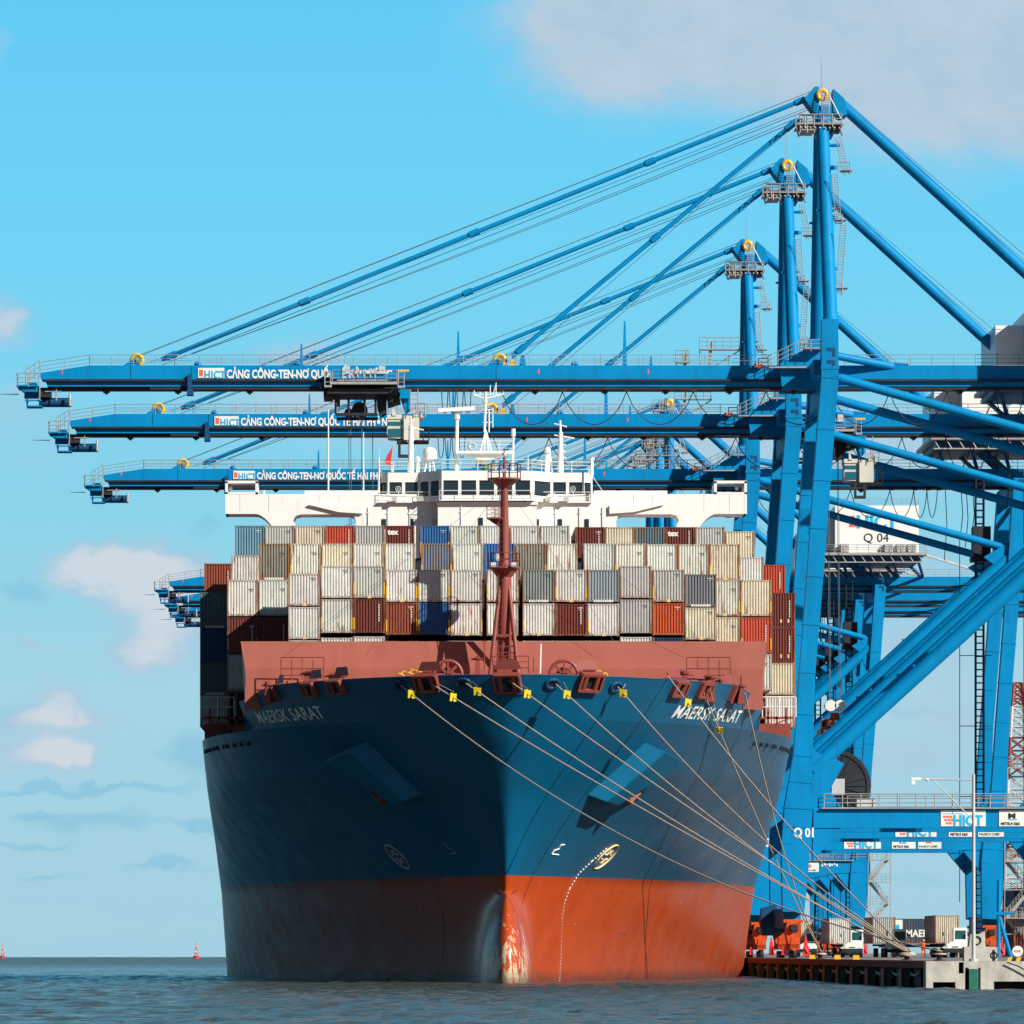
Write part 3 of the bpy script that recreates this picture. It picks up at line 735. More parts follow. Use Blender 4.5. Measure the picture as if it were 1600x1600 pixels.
# access frames and rails before the breakwater
for (x0, x1, y0, y1) in ((439, 506, 1027, 1062), (1073, 1141, 1027, 1062)):
    q = SP(MB()); YY = 454.4
    for k in range(5):
        x = lerp(x0, x1, k / 4); q.tube(P(x, y1, YY), P(x, y0 + (4 if k % 2 else 0), YY), .05, n=5)
    for f_ in (0, .5, .8): q.tube(P(x0, lerp(y0, y1, f_), YY), P(x1, lerp(y0, y1, f_), YY), .045, n=5)
    q.build('access_frame', MT['redpole'], ship)
def winch(px, py, r, Y, lean=1):
    c_ = P(px, py, Y); g = empty('windlass', (0, 0, 0)); g.parent = ship
    q = SP(MB()); q.torus(c_, r, .13, 'y', n=26, m=8)
    for k in range(8):
        an = math.pi * k / 4; q.beam(c_, c_ + Vector((r * math.cos(an), 0, r * math.sin(an))), .12, .2)
    q.build('brake_wheel', MT['redpole'], g)
    q = SP(MB()); q.tube(c_ + Vector((-.0, .2, 0)), c_ + Vector((0, 1.8, 0)), r * .55, n=16); q.box(c_.x - 1.2, c_.x + 1.2, Y + .3, Y + 2.2, 21.2, c_.z - r * .4); q.build('drum', MT['redpole'], g)
winch(700, 1054, 1.05, 446); winch(881, 1054, 1.05, 446)
# mooring gear boxes, bollards on the forecastle
gear = [(654, 1048, 680, 1058, 446), (905, 1046, 935, 1060, 444), (738, 1025, 752, 1050, 448), (470, 1048, 498, 1062, 449), (508, 1052, 540, 1062, 449), (1045, 1048, 1075, 1062, 449), (1086, 1055, 1118, 1066, 449),
        (1152, 1068, 1164, 1088, 452), (411, 1066, 423, 1090, 452), (1120, 1060, 1128, 1072, 452)]
for x0, y0, x1, y1, Y in gear:
    q = SP(MB()); a_ = P(x0, y1, Y); b_ = P(x1, y0, Y); zb_ = 21.2
    q.prism([(a_.x, zb_), (b_.x, zb_), (b_.x - .15, b_.z), (a_.x + .3, b_.z)], Y, Y + 1.2); q.box(a_.x - .1, b_.x + .1, Y - .1, Y + 1.3, b_.z - .25, b_.z - .15)
    q.tube((a_.x + .3, Y - .2, b_.z - .05), (b_.x - .3, Y - .2, b_.z - .05), .13, n=8); q.build('mooring_gear', MT['redpole'], ship)
# anchor chains, yellow
for ptsx in ([(620, 1053), (635, 1052), (648, 1049), (660, 1046), (676, 1043)], [(930, 1049), (938, 1052), (948, 1056)]):
    pp = [P(x, y, 444.5) for x, y in ptsx]; q = SP(MB())
    for a_, b_ in zip(pp, pp[1:]):
        n = max(2, int((b_ - a_).length / .32))
        for i in range(n):
            c_ = a_.lerp(b_, (i + .5) / n); q.torus(c_, .17, .055, 'y' if i % 2 else 'z', n=8, m=5)
    q.build('anchor_chain', MT['yellow'], ship)
# small rail posts on the forecastle centre
q = SP(MB())
for side in (-1, 1):
    for (x0, x1) in ((770, 826),):
        q.rail([P(x0, 1052, 448), P(x1, 1052, 448)], h=1.3, step=.9, r=.035, mids=2)
    break
q.build('deck_railing', MT['redpole'], ship)
q = SP(MB()); q.tube(P(844, 1052, 446), P(845, 1006, 446), .07, n=6); q.build('jackstaff', MT['white'], ship)
q = SP(MB()); q.tube(P(834, 1050, 447), P(834, 1028, 447), .05, n=6).tube(P(757, 1050, 447), P(757, 1000, 447), .05, n=5); q.build('deck_pole', MT['redpole'], ship)

# foremast
MY = 453.2
fm = empty('foremast', (0, 0, 0)); fm.parent = ship
def mp_(px, py, dy=0): return P(px, py, MY + dy)
cx = 788
q = SP(MB()); q.tube(mp_(cx, 1056), mp_(cx, 905), .56, .56, n=18); q.tube(mp_(cx, 905), mp_(cx, 860), .56, .38, n=18); q.tube(mp_(cx, 860), mp_(cx, 756), .38, .27, n=16); q.tube(mp_(cx, 756), mp_(cx, 715), .14, .1, n=10); q.tube(mp_(cx, 715), mp_(cx, 700), .05, n=6)
q.build('pole', MT['redpole'], fm, smooth=True)
for (x0, x1) in ((781, 766), (795, 810)):
    q = SP(MB()); q.tube(mp_(x0, 916, -.3), mp_(x1, 1054, -1.8 + .4), .17, n=10); q.build('leg', MT['redpole'], fm, smooth=True)
q = SP(MB()); q.beam(mp_(770, 993, -.9), mp_(807, 993, -.9), .18, .18); q.tube(mp_(788, 916, .3), mp_(788, 1054, 2.6), .15, n=8); q.build('brace', MT['redpole'], fm)
def cone_platform(py, r, hgt, rl=True, nm='platform'):
    c_ = mp_(cx, py); q = SP(MB()); q.tube(c_, c_ + Vector((0, 0, .12)), r, n=18); q.tube(c_ - Vector((0, 0, hgt)), c_, .4, r * .85, n=18); q.build(nm, MT['redpole'], fm)
    if rl:
        q = SP(MB()); pts = [c_ + Vector((r * .95 * math.cos(k * math.pi / 5), r * .95 * math.sin(k * math.pi / 5), .1)) for k in range(11)]
        q.rail(pts, h=1.1, step=2.4, r=.03, mids=1); q.build('platform_railing', MT['redpole'], fm)
cone_platform(889, 1.25, .85); cone_platform(750, 1.3, .6)
q = SP(MB()); c_ = mp_(770, 811); q.box(c_.x - .45, c_.x + .75, MY - .5, MY + .5, c_.z, c_.z + .1); q.prism([(c_.x - .4, c_.z), (c_.x + .75, c_.z), (c_.x + .75, c_.z - .8)], MY - .1, MY + .1)
q.rail([(c_.x - .45, MY - .5, c_.z), (c_.x + .4, MY - .5, c_.z)], h=1.0, step=.8, r=.03); q.build('lamp_bracket', MT['redpole'], fm)
q = SP(MB()); q.box(c_.x - .15, c_.x + .3, MY - .3, MY + .3, c_.z + .1, c_.z + .85); q.tube(mp_(777, 876, -.9), mp_(777, 865, -.9), .13, n=8); q.build('navigation_lamp', MT['white'], fm)
q = SP(MB())
for x in (771, 803): q.tube(mp_(x - 4, 883, -1.25), mp_(x + 4, 883, -1.25), .22, n=10)
q.tube(mp_(784, 736), mp_(791, 736), .16, n=8); q.tube(mp_(788, 712), mp_(788, 707), .16, n=8); q.build('floodlight', MT['lgrey'], fm)
q = SP(MB()); q.ladder(mp_(781, 1045, -.7), mp_(784, 890, -.7), w=.45, r=.03, step=.4); q.ladder(mp_(783, 880, -.45), mp_(785, 760, -.45), w=.4, r=.03, step=.4); q.build('ladder', MT['redpole'], fm)
q = SP(MB())
for x in (779, 786, 797, 803):
    q.tube(mp_(x, 1040, -.9), mp_(x, 1006, -.9), .035, n=5)
for y in (1010, 1020, 1030): q.tube(mp_(775, y, -.9), mp_(803, y, -.9), .035, n=5)
q.box(mp_(776, 0).x, mp_(812, 0).x, MY - 1.2, MY + 1.2, mp_(0, 1052).z, mp_(0, 1047).z)
q.build('mast_cage', MT['redpole'], fm)
q = SP(MB())
for x in (600, 470, 960, 1100): q.tube(mp_(cx, 756), P(x, 1003, 455), .012, n=4, cap=False)
q.build('stay_wire', MT['wire'], fm)

# ---------------------------------------------------------------- superstructure
BY = 543.0
def bz(py, Y=BY): return H + (EYE - py) * Y / F
def bx_(px, Y=BY): return (px - VPX) * Y / F
br = empty('bridge', (0, 0, 0)); br.parent = ship
q = SP(MB())
X = bx_
def arc(cx, cz, rx, rz, a0, a1, n=6): return [(cx + rx * math.cos(a0 + (a1 - a0) * i / n), cz + rz * math.sin(a0 + (a1 - a0) * i / n)) for i in range(n + 1)]
def wing(s):
    """s=-1 picture left. work in half-widths measured from the centre line"""
    c = bx_(759.5)
    def U(px): return c + s * (759.5 - px) * BY / F * -1 * -1
    g = lambda u_: c + s * u_
    px2u = lambda px: (759.5 - px) * BY / F
    top = bz(772)
    # outline pieces
    pieces = []
    uo, ui = px2u(352), px2u(565)
    zb1 = bz(803); zbt = bz(826)
    oval_t = bz(804)
    # strip above everything
    pieces.append([(g(ui - 6), top), (g(uo), top), (g(uo), zb1), (g(px2u(400)), zb1), (g(px2u(400)), bz(801)), (g(ui - 6), bz(801))])
    # bracket from the wing end curving down
    cur = [(g(px2u(400) - (px2u(400) - px2u(428)) * k / 8), zb1 - (zb1 - zbt) * (k / 8) ** 1.7) for k in range(9)]
    pieces.append([(g(px2u(400)), bz(801)), *cur, (g(px2u(428)), bz(850)), (g(px2u(462)), bz(850)), (g(px2u(462)), bz(820)), (g(px2u(458)), bz(813)), (g(px2u(462)), bz(806)), (g(px2u(470)), bz(803.5)), (g(px2u(470)), bz(801))])
    pieces.append([(g(px2u(470)), bz(801)), (g(px2u(470)), bz(803.5)), (g(px2u(545)), bz(803.5)), (g(px2u(553)), bz(806)), (g(px2u(556)), bz(813)), (g(px2u(556)), bz(850)), (g(px2u(566)), bz(850)), (g(px2u(566)), bz(801))])
    for pr_ in pieces: q.prism(pr_ if s > 0 else pr_, BY, BY + 4.0)
    # raised box on the wing inner half
    q.box(min(g(px2u(476)), g(px2u(590))), max(g(px2u(476)), g(px2u(590))), BY + .5, BY + 4, bz(772), bz(766))
    # wing-end cab: open frame
    for (a0, a1, z0, z1, y0, y1) in ((352, 356, 803, 752, 0, 4), (399, 403, 772, 752, 0, 4), (352, 403, 755, 751, 0, 4), (352, 403, 772, 769, 0, 4)):
        xs_ = sorted((g(px2u(a0)), g(px2u(a1)))); q.box(xs_[0] + .001, xs_[1], BY - .02, BY + 4.02, bz(z0), bz(z1))
wing(-1); wing(1)
c = bx_(759.5)
# accommodation block below the wheelhouse
q.box(bx_(566), bx_(953), BY - .02, BY + 14, 20, bz(786.02))
# long ledge
q.box(bx_(684), bx_(838), BY - 1.7, BY - .03, 20, bz(786.3))
q.box(bx_(682), bx_(840), BY - 1.85, BY - .04, bz(791), bz(786.6))
q.box(bx_(591), bx_(925), BY - .4, BY + 12, bz(786), bz(784))
q.build('superstructure', MT['shipwhite'], br)
q = SP(MB())
for s in (-1, 1):
    w_ = (759.5 - 566) * BY / F; xo = c + s * (w_ - .05)
    # dished corner panel next to the opening
    q.prism([(xo, bz(790)), (xo + s * 5.0, bz(789)), (xo + s * 2.2, bz(800.5)), (xo + s * .0, bz(803))], BY - .3, BY - .03)
q.build('wing_bracket', MT['shipwhite'], br)
# wheelhouse walls with window band: plan polygon (recessed shoulders either side of the centre bay)
YF = BY - 1.0
plan = [(592, 1.2), (606, .3), (655, .3), (687, -1.6), (690, -1.9), (830, -1.9), (833, -1.6), (862, .3), (912, .3), (925, 1.2)]
pl = [(bx_(px), BY + dy) for px, dy in plan]
q = SP(MB()); g_ = SP(MB())
z0, z1, z2, z3 = bz(785), bz(776), bz(753), bz(738)
def wall(p, r, za, zb_, mb_, th=.15):
    (xa, ya), (xb, yb) = p, r; d = Vector((xb - xa, yb - ya, 0)).normalized(); n = Vector((-d.y, d.x, 0)) * th
    mb_.add([(xa, ya, za), (xb, yb, za), (xb, yb, zb_), (xa, ya, zb_), (xa + n.x, ya + n.y, za), (xb + n.x, yb + n.y, za), (xb + n.x, yb + n.y, zb_), (xa + n.x, ya + n.y, zb_)],
            [(0, 1, 2, 3), (4, 7, 6, 5), (0, 4, 5, 1), (3, 2, 6, 7), (0, 3, 7, 4), (1, 5, 6, 2)])
wins = []
for p, r in zip(pl, pl[1:]):
    wall(p, r, z0, z1, q); wall(p, r, z2, z3, q)
    Lw = math.hypot(r[0] - p[0], r[1] - p[1]); n = max(1, round(Lw / 1.75))
    for i in range(n):
        f0, f1 = i / n, (i + 1) / n; m0 = .12 / Lw * 1.0
        pa = (lerp(p[0], r[0], f0), lerp(p[1], r[1], f0)); pb = (lerp(p[0], r[0], f0 + m0 * 1.2), lerp(p[1], r[1], f0 + m0 * 1.2)); pc_ = (lerp(p[0], r[0], f1 - m0 * 1.2), lerp(p[1], r[1], f1 - m0 * 1.2)); pd = (lerp(p[0], r[0], f1), lerp(p[1], r[1], f1))
        wall(pa, pb, z1, z2, q); wall(pc_, pd, z1, z2, q)
        if Lw > .5: wins.append((pb, pc_))
# roof, with the front band stepping over the centre bay
n = len(pl)
q.add([(x, y, z3 + .02) for x, y in pl] + [(pl[-1][0], BY + 12, z3 + .02), (pl[0][0], BY + 12, z3 + .02)], [tuple(range(n + 2))])
q.box(bx_(592), bx_(592) + .15, BY + 1.3, BY + 12, z0, z3); q.box(bx_(925) - .15, bx_(925), BY + 1.3, BY + 12, z0, z3)
q.box(bx_(592), bx_(925), BY + 11.85, BY + 12, z0, z3); q.box(bx_(592) + .1, bx_(925) - .1, BY + .2, BY + 11.8, z0 - .1, z0 + .02)
q.build('wheelhouse', MT['shipwhite'], br)
for pa, pb in wins:
    g_ = SP(MB()); wall((pa[0], pa[1] + .07), (pb[0], pb[1] + .07), z1 + .12, z2 - .1, g_, .04); g_.build('window', MT['glass'], br)
q = SP(MB()); q.box(bx_(600), bx_(918), BY + 5, BY + 5.1, z0, z3); q.build('wheelhouse_partition', MT['grey'], br)
for x in (622, 895):
    q = SP(MB()); cc = P(x, 764, BY + .25); q.torus(cc, .22, .045, 'y', n=14, m=5); q.torus(cc, .09, .03, 'y', n=8, m=4); q.build('clear_view_screen', MT['lgrey'], br)
# rails
q = SP(MB())
q.rail([(bx_(592), BY - .3, bz(784)), (bx_(684), BY - .5, bz(784)), (bx_(686), BY - 2.2, bz(784)), (bx_(834), BY - 2.2, bz(784)), (bx_(836), BY - .5, bz(784)), (bx_(925), BY - .3, bz(784))], h=.85, step=1.8, r=.035, mids=1)
q.rail([(bx_(592), BY + .9, z3), (bx_(660), BY + .4, z3), (bx_(690), BY - 1.7, z3), (bx_(830), BY - 1.7, z3), (bx_(862), BY + .4, z3), (bx_(925), BY + .9, z3)], h=1.0, step=1.6, r=.035, mids=2)
q.rail([(bx_(592), BY + .9, z3), (bx_(592), BY + 11, z3)], h=1.0, step=2.5, r=.03, mids=1); q.rail([(bx_(925), BY + .9, z3), (bx_(925), BY + 11, z3)], h=1.0, step=2.5, r=.03, mids=1)
q.build('bridge_railing', MT['white'], br)
q = SP(MB()); q.box(bx_(686), bx_(834), BY - 2.3, BY - .4, bz(785.2), bz(784)); q.build('walkway', MT['shipwhite'], br)
for x in (575, 606, 640, 720, 790, 868, 905, 941):
    yy = BY - 1.75 if 690 < x < 836 else BY - .07
    q = SP(MB()); q.tube((bx_(x), yy, bz(840)), (bx_(x), yy, bz(793)), .05, n=6); q.box(bx_(x) - .12, bx_(x) + .12, yy - .03, yy + .03, bz(803), bz(801)); q.build('drain_pipe', MT['lgrey'] if x % 2 else MT['shipwhite'], br)
for x in (375, 420, 500, 530, 990, 1020, 1100, 1140):
    q = SP(MB()); q.box(bx_(x) - .02, bx_(x) + .02, BY - .012, BY - .002, bz(799), bz(773)); q.build('panel_seam', MT['lgrey'], br)
# lower dark ports seen over the boxes
for x in (600, 643, 679, 751, 839, 875, 917):
    dy_ = -1.7 if 690 < x < 836 else 0; q = SP(MB()); q.box(bx_(x - 3.3), bx_(x + 3.3), BY + dy_ - .09, BY + dy_ - .03, bz(826), bz(811)); q.build('window', MT['glass'] if x != 679 else MT['lgrey'], br)
for (x0, x1) in ((612, 620), (652, 662), (852, 860), (880, 888)):
    q = SP(MB()); q.box(bx_(x0), bx_(x1), BY - .8, BY - .45, bz(784), bz(778)); q.build('deck_locker', MT['lgrey'], br)
# masts and aerials on the monkey island
RZ = bz(738); RY = BY + 4
def r_(px, py, dy=0): return P(px, py, RY + dy)
rm = empty('radar_mast', (0, 0, 0)); rm.parent = ship
q = SP(MB()); q.box(r_(712, 0).x, r_(802, 0).x, RY - 1.2, RY + 1.2, r_(0, 710).z, r_(0, 706).z); q.prism([(r_(722, 0).x, r_(0, 710).z - .001), (r_(795, 0).x, r_(0, 710).z - .001), (r_(765, 0).x, r_(0, 719).z), (r_(750, 0).x, r_(0, 719).z)], RY - .8, RY + .8)
q.rail([r_(712, 706, -1.1), r_(802, 706, -1.1)], h=1.0, step=1.2, r=.03); q.build('radar_platform', MT['shipwhite'], rm)
q = SP(MB()); q.tube(r_(713, 740), r_(714, 655), .2, .17, n=10); q.tube(r_(714, 655), r_(714, 643), .28, n=10)
q.tube(r_(801, 740), r_(802, 680), .12, .1, n=8); q.tube(r_(802, 682), r_(802, 670), .2, n=8)
q.tube(r_(757, 740), r_(757, 712), .3, n=10)
for dx in (-9, 9, -3, 4): q.tube(r_(759 + dx, 706, dx * .05), r_(759, 672), .08, n=6)
q.tube(r_(757, 675), r_(759, 612), .12, n=8); q.tube(r_(764, 675), r_(764, 640), .07, n=6); q.tube(r_(770, 668), r_(770, 638), .05, n=6)
q.tube(r_(740, 617), r_(758, 623), .07, n=6); q.tube(r_(758, 623), r_(786, 616), .07, n=6); q.tube(r_(740, 617), r_(786, 616), .04, n=6)
for x, y in ((741, 610), (766, 602), (775, 598), (786, 612), (750, 612)): q.tube(r_(x, 617), r_(x, y), .05, n=5)
q.tube(r_(770, 617), r_(775, 600), .04, n=5)
for y in (632, 645, 660, 640): q.tube(r_(757 - 3, y), r_(770, y), .04, n=5)
q.tube(r_(758, 629), r_(758, 626), .24, n=8); q.build('mast_frame', MT['shipwhite'], rm)
q = SP(MB()); q.beam(r_(684, 641, -.4), r_(742, 638, -.4), .28, .35); q.build('radar_scanner', MT['white'], rm)
q = SP(MB()); q.torus(r_(738, 697, -1.2), .3, .1, 'y', n=12, m=6); q.build('horn', MT['lgrey'], rm)
for (x, yb_, yt, r) in ((672, 740, 723, .0), (653, 740, 720, .0), (855, 740, 712, 0)):
    pass
def dome(px, top, rad, legs, ybase=742):
    g = empty('satellite_dome', (0, 0, 0)); g.parent = ship
    c_ = r_(px, top); s_ = RY / F; R_ = rad * s_
    q = SP(MB()); zc = c_.z - R_; q.sphere((c_.x, RY, zc), R_, n=18, m=10); q.tube((c_.x, RY, zc - R_ * .7), (c_.x, RY, zc), R_ * .98, n=18); q.build('radome', MT['white'], g, smooth=True)
    q = SP(MB())
    for dx in legs: q.tube((c_.x + dx * s_, RY + dx * .03, RZ), (c_.x + dx * .5 * s_, RY, zc - R_ * .6), .09, n=6)
    q.build('pedestal', MT['white'], g)
dome(671.5, 698, 11.5, (-9, 0, 9)); dome(653, 713, 4.5, (-2, 2)); dome(855, 698, 5.5, (-3, 0, 8, 3)); dome(926, 714, 3, (0,))
g = empty('signal_mast', (0, 0, 0)); g.parent = ship
q = SP(MB()); q.tube(r_(642, 740), r_(642, 665), .3, .2, n=10); q.tube(r_(642, 665), r_(642, 650), .1, n=8)
for y, w_ in ((672, 7), (690, 6), (660, 5), (705, 5)): q.tube(r_(642 - w_, y), r_(642 + w_, y - 3), .06, n=5)
q.tube(r_(642, 668), r_(662, 672), .06, n=5); q.build('pole', MT['shipwhite'], g)
g = empty('signal_mast', (0, 0, 0)); g.parent = ship
q = SP(MB()); q.tube(r_(876, 740), r_(876, 675), .28, .2, n=10); q.tube(r_(876, 675), r_(875, 657), .1, n=8)
q.tube(r_(866, 662), r_(886, 667), .06, n=5); q.tube(r_(866, 680), r_(898, 685), .07, n=5)
for y in (695, 705, 715): q.tube(r_(870, y), r_(884, y), .06, n=5)
q.build('pole', MT['shipwhite'], g)
for x, y0, y1, Y, rr in ((513, 766, 640, BY + 1, .09), (568, 766, 675, BY + 1, .07), (592, 770, 715, BY + 1, .12), (924, 786, 716, BY - .3, .13), (825, 740, 712, BY + 1, .06), (593, 735, 700, BY + 1, .03), (612, 740, 722, BY + 1, .1)):
    q = SP(MB()); q.tube(P(x, y0, Y), P(x, y1, Y), rr, rr * .6, n=6)
    if x == 924: q.tube(P(924, 742, Y), P(942, 768, BY), .03, n=5)
    q.build('whip_aerial', MT['shipwhite'], ship)
q = SP(MB()); q.tube(P(758, 738, BY), P(758, 726, BY), .35, n=10); q.build('deck_vent', MT['green'], ship)
fl = tag(empty('flag', P(606, 722, BY + 2)), 'small red pennant flying above the left end of the white wheelhouse', 'flag')
q = MB(); A_ = [Vector((-.35, 0, -.1)), Vector((.25, .0, -.35)), Vector((.45, .05, 1.5)), Vector((-.1, .1, .5))]
q.add(A_, [(0, 1, 2, 3)]); o = q.build('cloth', MT['sred'], fl); o.modifiers.new('s', 'SOLIDIFY').thickness = .02
q = MB(); q.tube((.47, 0, -1.2), (.5, 0, 1.7), .02, n=5); q.build('halyard', MT['lgrey'], fl)
# lights on wings
q = SP(MB())
for x in (360, 1152): q.sphere(P(x, 763, BY + 1), .22, 10, 8)
for x in (1104, 412): q.tube(P(x, 772, BY + 1), P(x, 766, BY + 1), .15, n=8)
q.build('wing_light', MT['lgrey'], ship)

# hatch coamings and solid blocks standing in for the unseen boxes
q = SP(MB())
q.box(SX - 16, SX + 16, 457.7, 469.5, 19.5, 21.0); q.box(SX - 21.2, SX + 21.2, 471.7, 477.5, 19.5, 20.3); q.box(SX - 23.7, SX + 23.7, 480.2, 492, 19.5, 20.8); q.box(SX - 23.7, SX + 23.7, 494.2, 506, 19.5, 20.8)
q.build('hatch_coaming', MT['redpole'], ship)
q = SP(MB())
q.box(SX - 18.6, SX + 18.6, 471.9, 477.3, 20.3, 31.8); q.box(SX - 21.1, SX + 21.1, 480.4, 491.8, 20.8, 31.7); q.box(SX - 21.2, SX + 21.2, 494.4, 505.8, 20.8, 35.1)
q.build('hidden_stack_block', MT['dark'], ship)
# lashing gear at deck edge, right and left
q = SP(MB())
for s in (-1, 1):
    for k in range(6):
        x = SX + s * (19.6 + k * .72); q.beam((x, 478.6, 19.5), (x, 478.6, 21.3 + (k % 2) * .7), .16, .2)
    q.beam((SX + s * 19.4, 478.6, 21.2), (SX + s * 23.8, 478.6, 21.2), .2, .2); q.beam((SX + s * 19.6, 478.5, 19.6), (SX + s * 23.6, 478.5, 21.2), .1, .1)
q.build('lashing_bridge', MT['redpole'], ship)
q = SP(MB())
q.rail([(SX + 21.2, 477.2, 21.2), (SX + 23.9, 477.2, 21.2)], h=1.6, step=1.3, r=.05, mids=1); q.rail([(SX - 21.2, 477.2, 21.2), (SX - 23.9, 477.2, 21.2)], h=1.6, step=1.3, r=.04, mids=1); q.build('deck_edge_rail', MT['white'], ship)
# ---------------------------------------------------------------- containers
def container_mat(name, dark=1.0, more=0.0):
    m = bpy.data.materials.new(name); m.use_nodes = True; N = m.node_tree.nodes; L = m.node_tree.links; b = N['Principled BSDF']; b.inputs['Roughness'].default_value = .55
    oi = N.new('ShaderNodeObjectInfo'); tc = N.new('ShaderNodeTexCoord')
    va = N.new('ShaderNodeVectorMath'); va.operation = 'ADD'; L.new(tc.outputs['Object'], va.inputs[0])
    cm = N.new('ShaderNodeCombineXYZ')
    k = N.new('ShaderNodeMath'); k.operation = 'MULTIPLY'; L.new(oi.outputs['Random'], k.inputs[0]); k.inputs[1].default_value = 137.0
    for i in range(3): L.new(k.outputs[0], cm.inputs[i])
    L.new(cm.outputs[0], va.inputs[1])
    def noise(scale, det, sc, r=.65):
        mp = N.new('ShaderNodeMapping'); L.new(va.outputs[0], mp.inputs[0]); mp.inputs['Scale'].default_value = sc
        n = N.new('ShaderNodeTexNoise'); L.new(mp.outputs[0], n.inputs[0]); n.inputs['Scale'].default_value = scale; n.inputs['Detail'].default_value = det; n.inputs['Roughness'].default_value = r; return n.outputs[0]
    def M(op, x, y, cl=False):
        n = N.new('ShaderNodeMath'); n.operation = op; n.use_clamp = cl
        for i, v in enumerate((x, y)):
            if isinstance(v, (int, float)): n.inputs[i].default_value = v
            else: L.new(v, n.inputs[i])
        return n.outputs[0]
    def mix(f, c1, c2):
        n = N.new('ShaderNodeMix'); n.data_type = 'RGBA'
        for s, v in ((n.inputs[0], f), (n.inputs[6], c1), (n.inputs[7], c2)):
            if isinstance(v, (int, float)): s.default_value = v
            elif isinstance(v, tuple): s.default_value = (*v, 1)
            else: L.new(v, s)
        return n.outputs[2]
    dk = N.new('ShaderNodeMix'); dk.data_type = 'RGBA'; dk.blend_type = 'MULTIPLY'; dk.inputs[0].default_value = 1; L.new(oi.outputs['Color'], dk.inputs[6]); dk.inputs[7].default_value = (dark, dark * .93, dark * .85, 1)
    n1 = noise(.9, 6, (1, 1, 1)); mr = N.new('ShaderNodeMapRange'); L.new(n1, mr.inputs[0]); mr.inputs[1].default_value = .3; mr.inputs[2].default_value = .7; mr.inputs[3].default_value = .84; mr.inputs[4].default_value = 1.06
    vs = N.new('ShaderNodeVectorMath'); vs.operation = 'SCALE'; L.new(dk.outputs[2], vs.inputs[0]); L.new(mr.outputs[0], vs.inputs['Scale'])
    sepz = N.new('ShaderNodeSeparateXYZ'); L.new(tc.outputs['Object'], sepz.inputs[0])
    # more rust low down, at the edges and where streaks run
    ax = M('ABSOLUTE', sepz.outputs[0], 0); edge = M('MULTIPLY', M('SUBTRACT', ax, 1.02, True), .8)
    low = M('MULTIPLY', M('SUBTRACT', .9, sepz.outputs[2], True), .09)
    st = noise(2.6, 9, (1.6, 1.6, .16), .72)
    s = M('ADD', M('ADD', st, low), edge); s = M('ADD', s, M('MULTIPLY', oi.outputs['Alpha'], .24)); s = M('ADD', s, more)
    mr2 = N.new('ShaderNodeMapRange'); L.new(s, mr2.inputs[0]); mr2.inputs[1].default_value = .70; mr2.inputs[2].default_value = .78; mr2.inputs[4].default_value = .9
    rc = mix(noise(4, 4, (1, 1, 1)), (.13, .04, .015), (.42, .17, .05))
    c = mix(mr2.outputs[0], vs.outputs[0], rc)
    L.new(c, b.inputs['Base Color']); return m
CM = container_mat('container_paint'); CF = container_mat('container_frame_paint', .6, .055)
def corr(x0, x1, pitch, depth):
    """trapezoid profile points (x, y) between x0 and x1"""
    n = round((x1 - x0) / pitch); p = (x1 - x0) / n; out = []
    for i in range(n):
        b = x0 + i * p; out += [(b, 0), (b + p * .40, 0), (b + p * .56, depth), (b + p * .80, depth)]
    out.append((x1, 0)); return out
CMESH = {}
